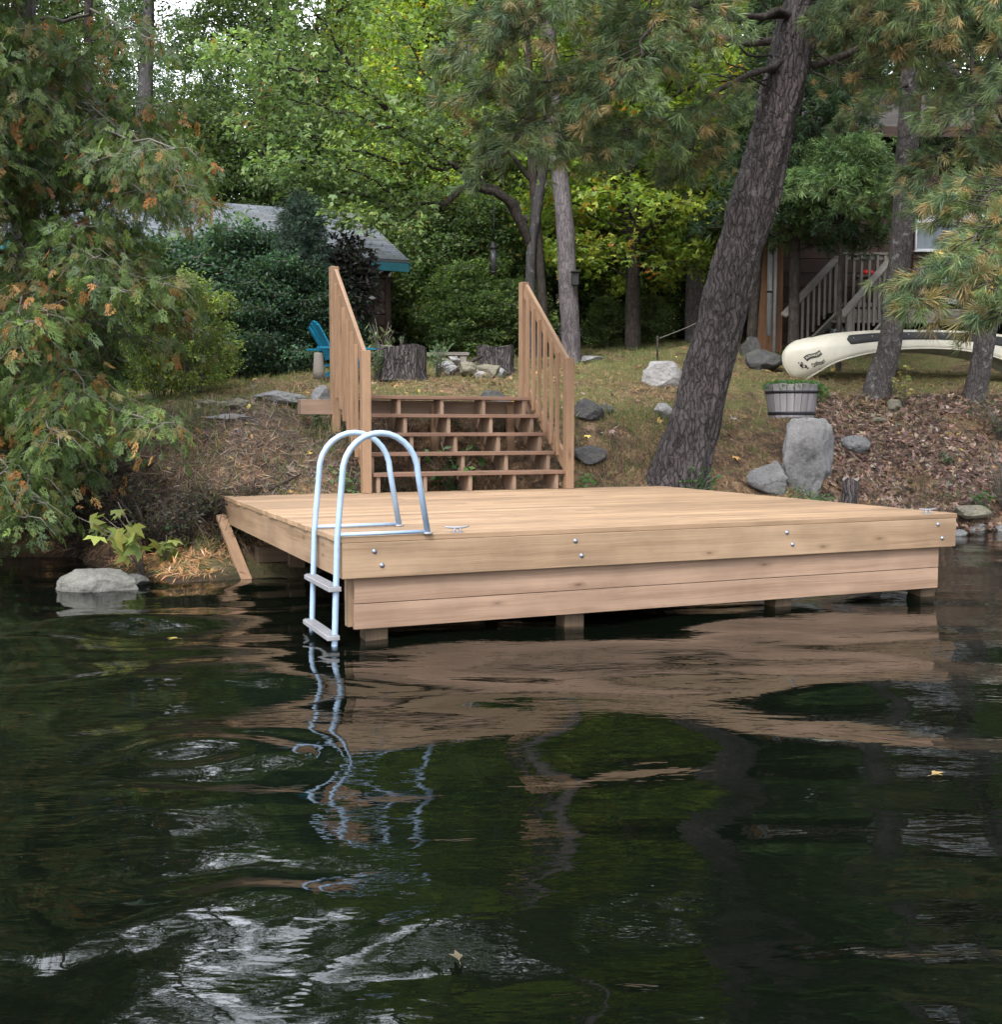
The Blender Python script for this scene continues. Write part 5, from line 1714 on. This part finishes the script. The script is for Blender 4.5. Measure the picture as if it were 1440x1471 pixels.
def wood(pr, px, d, s=1., label=None, z=None, group=None):
    x = (px - 720) / F_PX * d * KY; y = d * KY
    f = pr.name not in used
    if f: used[pr.name] = (pr['label'], pr.get('group'))
    bl, bg_ = used[pr.name]
    label = label or bl
    if group is None: group = bg_ or 'none'
    return put(pr, f, (x, y, gz(x, y) - .05), (px * 1.7 + d * 3.1) % 6.28, s, label, group)


# distinguishable near trees
wood(prB, 908, 19.6, .95, 'bright yellow green maple between the grey ash and the leaning pine', group='none')
wood(prB, 975, 23.5, .8)
wood(prB, 845, 23.0, .75)
wood(prB, 690, 24.0, .8)
wood(prB, 760, 27.5, 1.1)
wood(prB, 625, 22.5, .75)
wood(prB, 585, 25, .85)
wood(prB, 1035, 26, 1.1)
wood(prB, 880, 30, 1.2)
wood(prB, 660, 31, 1.15)
wood(prB, 560, 28.0, .9)
for px, d, s in [(480, 24, .72), (390, 25, .72), (560, 31, .7), (1130, 28, 1.0), (330, 29, .62), (60, 27, .9), (-60, 25, 1.), (1250, 29, 1.05), (1380, 30, 1.1), (1500, 26, 1.05), (-180, 22, .9), (1620, 22, 1.), (720, 36, 1.0), (140, 33, .68)]:
    wood(prA, px, d, s)
for px, d, s in [(520, 36, .62), (1200, 38, 1.1), (1330, 38, 1.1), (1470, 38, 1.1), (400, 40, .62), (40, 36, .85), (-80, 36, 1.), (740, 46, 1.1), (900, 48, 1.1), (1060, 48, 1.1), (1260, 48, 1.2), (560, 50, .8), (160, 46, .62), (0, 48, 1.), (-200, 34, 1.1), (1640, 32, 1.1), (300, 52, .55), (228, 44, .62), (255, 38, .56), (440, 54, .6), (640, 50, 1.0)]:
    wood(prC, px, d, s)
for px, d, s in [(640, 20.5, .62), (700, 21, .6), (740, 22.5, .8), (590, 22, .8), (860, 22.5, .55), (960, 22, .6), (520, 26, 1.1), (440, 27, 1.2), (300, 25, 1.1), (200, 27, 1.2), (80, 23, 1.), (20, 20, .9), (1020, 27, 1.), (900, 27, 1.), (680, 29, 1.2), (800, 24.5, .8), (610, 30, 1.2), (-60, 18, 1.), (1080, 24, 1.), (1560, 18, 1.)]:
    wood(prD, px, d, s)

# ------------------------------------------------------------------ shrubs
prS = make_tree('leafy_shrub', 'dense dark green shrub in the hedge in front of the shed', 'dark shrubs in front of the shed', 2.7, .12, 1.15, 60, 411, .095, [(.035, .075, .045), (.05, .10, .055), (.028, .055, .038), (.10, .14, .06)], [3, 2, 2, .35], [T_LEAF], 9, 8, tr=.022, tl=.5, stems=5, cat='shrub', spread=.1, bark='twig_grey')
for px, d, s in [(345, 16.2, .86), (398, 15.6, .66), (452, 15.8, .56), (300, 17, .85), (492, 16.8, .46), (512, 17.4, .3), (430, 17.2, .8), (370, 17.3, .72), (250, 16.6, .85), (200, 16.4, .8), (150, 17, .85)]:
    wood(prS, px, d, s)
prT = make_tree('leafy_shrub', 'mid green shrub growing at the right end of the shed', 'green shrubs behind the fire ring', 2.3, .1, 1.05, 54, 413, .10, [(.075, .13, .045), (.11, .17, .055), (.16, .21, .06)], [3, 2, 1], [T_LEAF, T_MAPLE], 5, 8, tr=.02, tl=.5, stems=5, cat='shrub', spread=.1, bark='twig_grey')
for px, d, s in [(662, 19.4, .7), (660, 18.8, .5), (700, 18.8, .5), (745, 19.2, .62), (632, 20.6, .8), (690, 20.4, .75), (870, 20.6, .42), (935, 20.6, .4)]:
    wood(prT, px, d, s, 'mid green shrub in the thicket behind the stumps and fire ring')
prL = make_tree('spiky_shrub', 'bright yellow green shrub between the cedar and the dark shrubs', 'none', 1.75, .08, .62, 60, 415, .06, [(.23, .30, .08), (.29, .35, .09), (.15, .22, .065)], [2, 2, 2], [T_LEAF], 6, 7, tr=.014, tl=.32, stems=7, cat='shrub', spread=.05, bark='twig_grey', upj=.8)
put(prL, True, on(278, 555, 13.0), .4, .82); del prL['group']
c = put(prL, False, on(232, 560, 13.4), 2.1, .8, 'bright yellow green shrub partly hidden behind the cedar sprays')
prP = make_tree('purple_shrub', 'dark purple leaved shrub in front of the shed eave', 'none', 1.9, .8, .3, 26, 417, .10, [(.035, .03, .035), (.05, .04, .045), (.03, .04, .035)], [2, 1, 2], [T_LEAF], 7, 7, tr=.02, tl=.4, stems=3, cat='shrub', spread=.08, bark='twig_grey')
put(prP, True, on(498, 520, 16.4), .4, 1.0); del prP['group']
for o in SC.objects:
    if o.get('group') == 'none': del o['group']

# ------------------------------------------------------------------ small plants
leafy('wilted_plant', 'wilting pale green plant with hanging leaves behind the wide stump', on(548, 525, 15.4), .78, .26, 10, 9, .14, [(.13, .16, .08), (.20, .22, .12), (.07, .10, .05)], [2, 1, 1], 501, T_LANCE, droop=1.1)
leafy('fern_tuft', 'feathery green tuft growing between the wide stump and the fire ring', on(630, 545, 15.0), .48, .2, 16, 9, .09, [(.06, .13, .05), (.09, .17, .07)], [1, 1], 503, T_LANCE, droop=-.5)
leafy('fern_tuft', 'feathery green tuft at the left foot of the wide stump', on(541, 548, 14.3), .5, .14, 12, 9, .09, [(.07, .13, .05), (.10, .16, .06)], [1, 1], 504, T_LANCE, droop=-.5)
ps_ = P(577, 500, 14.6)
leafy('seedling', 'tiny pine seedling sprouting from the top of the wide stump', ps_, .17, .06, 6, 10, .06, [(.06, .14, .06)], [1], 505, T_BLADE, droop=-.6)
leafy('grape_vine', 'yellow green wild vine with big lobed leaves hanging over the water at left', G(200, 822, .05) + [0, .1, 0], .62, .38, 7, 5, .155, [(.20, .24, .07), (.26, .27, .08), (.13, .18, .05)], [2, 1, 1], 507, T_MAPLE, droop=.5, lean=(-.25, -.1), flat=.2)
leafy('grape_vine', 'few yellowing vine leaves trailing low beside the dock brace', G(232, 822, .03) + [0, .1, .02], .3, .2, 5, 4, .12, [(.20, .24, .07), (.13, .18, .05)], [2, 1], 508, T_MAPLE, droop=.3, flat=.2)
leafy('leafy_weed', 'dark green broad leaved weed on the left bank above the water', on(245, 715, 10.0), .28, .12, 4, 5, .11, [(.06, .12, .05)], [1], 509)
leafy('leafy_weed', 'green weeds growing round the foot of the leaning pine', on(995, 690, 11.95), .42, .35, 16, 9, .075, [(.05, .11, .035), (.08, .15, .05)], [2, 1], 511)
leafy('leafy_weed', 'low green plants beside the pointed rock under the planter', on(1160, 700, 12.4), .3, .34, 18, 8, .07, [(.05, .11, .035), (.08, .15, .05)], [2, 1], 513)
leafy('leafy_weed', 'bright green weed right of the lower stair post', on(842, 685, 11.7), .3, .12, 8, 7, .07, [(.07, .17, .04), (.10, .20, .05)], [2, 1], 515)
leafy('leafy_weed', 'dark green leaves poking through under the stairs', dk((a0 + a1) / 2, D + .35, ZD - .1), .6, .5, 16, 6, .11, [(.05, .11, .035), (.09, .18, .05)], [2, 1], 516)
leafy('leafy_weed', 'green weeds at the left foot of the stairs beside the dock', on(498, 690, 10.7), .3, .3, 14, 8, .07, [(.06, .12, .04), (.10, .15, .05)], [2, 1], 517)
leafy('sapling', 'yellow leaved sapling right of the pine trunk in front of the canoe', on(1300, 570, 15.2), .55, .3, 9, 10, .075, [(.30, .28, .07), (.16, .20, .06), (.34, .30, .12)], [2, 2, 1], 519)
leafy('leafy_weed', 'small green plant on the shoreline slab at the right', G(1418, 740, .2) + [0, .1, 0], .34, .16, 10, 8, .07, [(.07, .16, .045)], [1], 521)
leafy('leafy_weed', 'small green weed among dead leaves on the right bank', on(1362, 625, 14.2), .22, .2, 9, 6, .06, [(.07, .14, .045)], [1], 523)
leafy('dry_bush', 'dry brown bush at the right picture edge above the shoreline stones', on(1448, 690, 13.6), .9, .45, 26, 7, .06, [(.10, .07, .045), (.07, .10, .04), (.17, .12, .08)], [2, 1, 1], 525)
for k, (px, py, d, h_) in enumerate([(215, 760, 9.85, .55), (265, 740, 9.8, .5), (175, 745, 10.1, .6), (300, 720, 10.1, .35)]):
    leafy('twiggy_bush', ['dark twiggy bush on the undercut bank behind the wild vine', 'dark tangled bush low on the bank between vine and dock corner', 'dark tangled bush under the cedar beside the boulder', 'small dark tangle on the bank just left of the dock corner'][k], on(px, py, d), h_, .4, 30, 7, .05, [(.05, .045, .03), (.045, .065, .028), (.09, .07, .05)], [2, 1.5, 1], 540 + k, stem='dark_bark')
leafy('low_bush', 'low dark bush beside the right edge pine below the canoe end', on(1440, 590, 14.7), .6, .5, 24, 8, .07, [(.05, .08, .035), (.12, .10, .05)], [2, 1], 527)
leafy('green_sprig', 'fresh green sprig at the left end of the stair sill beam', on(455, 600, 11.7), .24, .1, 6, 7, .05, [(.08, .2, .05)], [1], 529)

# ------------------------------------------------------------------ ground cover (uncountable)
def tnorm(x, y, e=.06):
    dx = (H(x + e, y) - H(x - e, y)) / (2 * e); dy = (H(x, y + e) - H(x, y - e)) / (2 * e)
    n = np.stack([-dx, -dy, np.ones_like(dx)], 1)
    return n / np.linalg.norm(n, axis=1, keepdims=True)


def ground_scatter(name, n, xr, yr, tmpl, size, cols, w, seed, stand=False, mask=None, mat='litter', lift=.008, zmin=.03):
    r = np.random.default_rng(seed)
    x = r.uniform(*xr, n * 3); y = yr[0] + (yr[1] - yr[0]) * r.uniform(0, 1, n * 3) ** 1.25
    z = H(x, y)
    keep = z > zmin
    if mask is not None: keep &= mask(x, y, z, r)
    # nothing inside the dock's footprint
    q = np.stack([x, y], 1) - O0[:2]
    a_, b_ = q @ u1[:2], q @ u2[:2]
    keep &= ~((a_ > -.05) & (a_ < W + .05) & (b_ < D - .4))
    x, y, z = x[keep][:n], y[keep][:n], z[keep][:n]
    N = len(x); nn = tnorm(x, y)
    d = r.normal(0, 1, (N, 3))
    if stand:
        d = d * .45 + [0, 0, 1]; nh = r.normal(0, 1, (N, 3))
    else:
        d = d - nn * np.sum(d * nn, 1, keepdims=True); d = d + nn * r.normal(.12, .25, (N, 1)) * np.linalg.norm(d, axis=1, keepdims=True); nh = nn + r.normal(0, .25, (N, 3))
    V, F, C = scatter(tmpl, np.stack([x, y, z + lift], 1), d, nh, size * r.uniform(.5, 1.3, N), pal(r, N, cols, w, .25))
    o = mesh_np(name, V, F, M[mat], None, C)
    return tag(o, kind='stuff')


nzf = lambda x, y, s, k: vnoise(np.stack([x * s, y * s, 0 * x], 1), k)
lawn = lambda x, y, z, r: (z > 1.25) & (nzf(x, y, .9, 201) + .5 * nzf(x, y, 3., 203) + r.uniform(-.7, .5, len(x)) > -.45)
ground_scatter('grass', 60000, (-6, 7.5), (11.8, 20.5), [T_BLADE], .08, [(.13, .175, .06), (.18, .215, .08), (.29, .26, .14), (.09, .125, .045)], [3, 2, 1, 2], 601, True, lawn, 'leaf', 0., 1.2)
ground_scatter('grass_tufts', 13000, (-4.5, 7.5), (9, 14.5), [T_BLADE], .16, [(.07, .12, .03), (.12, .14, .05), (.20, .17, .10)], [2, 1, 1.4], 603, True, lambda x, y, z, r: (z > .15) & (z < 1.5) & (nzf(x, y, 1.6, 211) + .4 * nzf(x, y, 5., 213) > .08), 'leaf', 0.)
ground_scatter('pine_needle_litter', 42000, (-4.6, 7.5), (8.8, 17.5), [T_BLADE], .115, [(.30, .175, .10), (.19, .115, .07), (.35, .245, .155), (.10, .066, .046)], [3, 3, 1.2, 2], 605, False, lambda x, y, z, r: nzf(x, y, 1.1, 221) + r.uniform(-.6, .6, len(x)) > -.25)
ground_scatter('dry_grass_litter', 13000, (-5.5, -1.0), (8.8, 12.6), [T_BLADE], .15, [(.155, .125, .10), (.095, .075, .06), (.22, .18, .145), (.05, .038, .03)], [2, 2, 1, 2], 607, False, lambda x, y, z, r: z > .55 + .3 * nzf(x, y, 2., 231))
ground_scatter('dead_leaf_litter', 13000, (3.6, 8.2), (13.4, 17.2), [T_LEAF, T_MAPLE], .085, [(.135, .088, .068), (.085, .054, .042), (.22, .155, .125), (.045, .03, .024), (.29, .225, .185)], [3, 3, 1.4, 2, .5], 609, False, lambda x, y, z, r: (z < 1.75) & (x > 3.7 + r.uniform(0, 1, len(x))) & (nzf(x, y, 2.2, 241) + .5 * nzf(x, y, 7., 243) + r.uniform(-.7, .7, len(x)) > -.35))
ground_scatter('scattered_leaves', 1100, (-5, 7), (9, 20), [T_LEAF, T_MAPLE], .085, [(.36, .23, .08), (.22, .14, .09), (.42, .33, .10), (.30, .24, .20)], [1, 2, .6, 1], 611, False)
ground_scatter('orange_needle_clumps', 1500, (-3.5, -2.2), (9.1, 10.3), [T_BLADE], .13, [(.36, .19, .085), (.28, .15, .07), (.42, .29, .17), (.12, .15, .05)], [3, 2, 1, .8], 615, False, lambda x, y, z, r: (z < .45) & (nzf(x, y, 2.5, 251) > -.35), lift=.015)
# matted roots hanging from the undercut left bank
r = np.random.default_rng(613)
N = 9500
x = r.uniform(-5.2, -2.3, N); y = np.interp(x, [-5.2, -4.3, -3.45, -2.7, -2.3], [11.3, 11.0, 10.35, 9.95, 10.1]) * KY + r.uniform(-.25, .35, N)
z = H(x, y) + r.uniform(-.02, .06, N)
d = r.normal(0, .6, (N, 3)) + [0, -.5, -.8]
V, F, C = scatter([T_BLADE], np.stack([x, y, z], 1), d, r.normal(0, 1, (N, 3)), r.uniform(.1, .3, N), pal(r, N, [(.07, .055, .042), (.13, .10, .08), (.03, .024, .019)], [2, .7, 3], .25))
tag(mesh_np('hanging_roots', V, F, M['litter'], None, C), kind='stuff')
# fallen stick on the left bank and leaves afloat on the lake
tag(MB().tube([on(385, 672, 10.4) + up * .02, on(408, 662, 10.5) + up * .06, on(432, 650, 10.7) + up * .03], [.012, .015, .008], 6).build('fallen_stick', M['dark_bark']), 'dark fallen stick lying on the bank left of the stairs', 'stick')
for k, (px, py, s, col) in enumerate([(1338, 1113, .055, (.24, .17, .07)), (660, 1380, .045, (.085, .07, .045)), (257, 917, .06, (.26, .21, .05)), (1344, 1105, .03, (.4, .3, .1))][:3]):
    p = G(px, py, .012)
    a = k * 1.3 + .5
    V, F, C = scatter([kites([(0, 0, 0, 1, .3, .05), (.1, 0, .5, .7, .22, .06), (.1, 0, -.45, .6, .2, .05), (0, 0, PI, .35, .04, 0)])], [p], [[math.cos(a), math.sin(a), .06]], [[.1, -.1, 1]], np.array([s * 1.3]), np.array([col]))
    tag(mesh_np('floating_leaf', V, F, M['litter'], None, C), ['small yellow leaf floating on the dark water at the right', 'pale curled leaf floating near the bottom of the picture', 'bright yellow leaf floating left of the ladder'][k], 'leaf')

# ------------------------------------------------------------------ camera, sky, sun
cd = bpy.data.cameras.new('camera'); cam = bpy.data.objects.new('camera', cd); link(cam)
cd.sensor_fit = 'HORIZONTAL'; cd.sensor_width = 36; cd.lens = F_PX / 1440 * 36
cd.clip_end = 500; cd.clip_start = .05
cam.location = (0, 0, HC); cam.rotation_euler = (PI / 2 - PITCH, 0, 0)
SC.camera = cam
w = bpy.data.worlds.new('World'); SC.world = w; w.use_nodes = True
nt = w.node_tree; nt.nodes.clear(); g = NT(nt)
SUN_EL, SUN_AZ = math.radians(48), math.radians(200)      # azimuth from +Y clockwise: over the lake, behind the camera
sky = g.n('TexSky', sky_type='NISHITA', sun_disc=False, sun_elevation=SUN_EL, sun_rotation=SUN_AZ, dust_density=3., air_density=1., ozone_density=1.)
hs = g.n('HueSaturation'); hs.inputs['Saturation'].default_value = .24; g.set(hs.inputs['Color'], sky.outputs[0])
# added bright lobe over the woods, mottled like cloud, lifts sky glints on water
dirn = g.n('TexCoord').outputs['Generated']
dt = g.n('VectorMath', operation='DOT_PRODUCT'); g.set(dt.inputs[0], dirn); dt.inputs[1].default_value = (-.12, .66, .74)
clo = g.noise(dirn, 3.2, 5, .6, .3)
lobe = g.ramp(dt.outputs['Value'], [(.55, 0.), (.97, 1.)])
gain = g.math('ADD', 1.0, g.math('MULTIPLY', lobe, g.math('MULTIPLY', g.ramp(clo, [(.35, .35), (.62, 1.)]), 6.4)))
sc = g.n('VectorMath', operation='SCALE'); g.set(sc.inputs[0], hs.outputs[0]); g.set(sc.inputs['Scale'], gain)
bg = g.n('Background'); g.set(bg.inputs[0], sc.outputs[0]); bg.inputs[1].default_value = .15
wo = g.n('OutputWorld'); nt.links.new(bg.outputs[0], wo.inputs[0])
sl = bpy.data.lights.new('sun', 'SUN'); sl.energy = .9; sl.angle = math.radians(10); sl.color = (1., .96, .9)
so = bpy.data.objects.new('sun', sl); link(so)
dv = Vector((math.sin(SUN_AZ) * math.cos(SUN_EL), math.cos(SUN_AZ) * math.cos(SUN_EL), math.sin(SUN_EL)))
so.rotation_euler = dv.to_track_quat('Z', 'Y').to_euler()
vs = SC.view_settings
vs.view_transform = 'Standard'; vs.look = 'None'; vs.exposure = 1.6; vs.gamma = 1; vs.use_curve_mapping = False
cy = SC.cycles
cy.use_denoising = True
cy.max_bounces = 7; cy.diffuse_bounces = 4; cy.glossy_bounces = 4; cy.transmission_bounces = 4
cy.sample_clamp_indirect = 8.
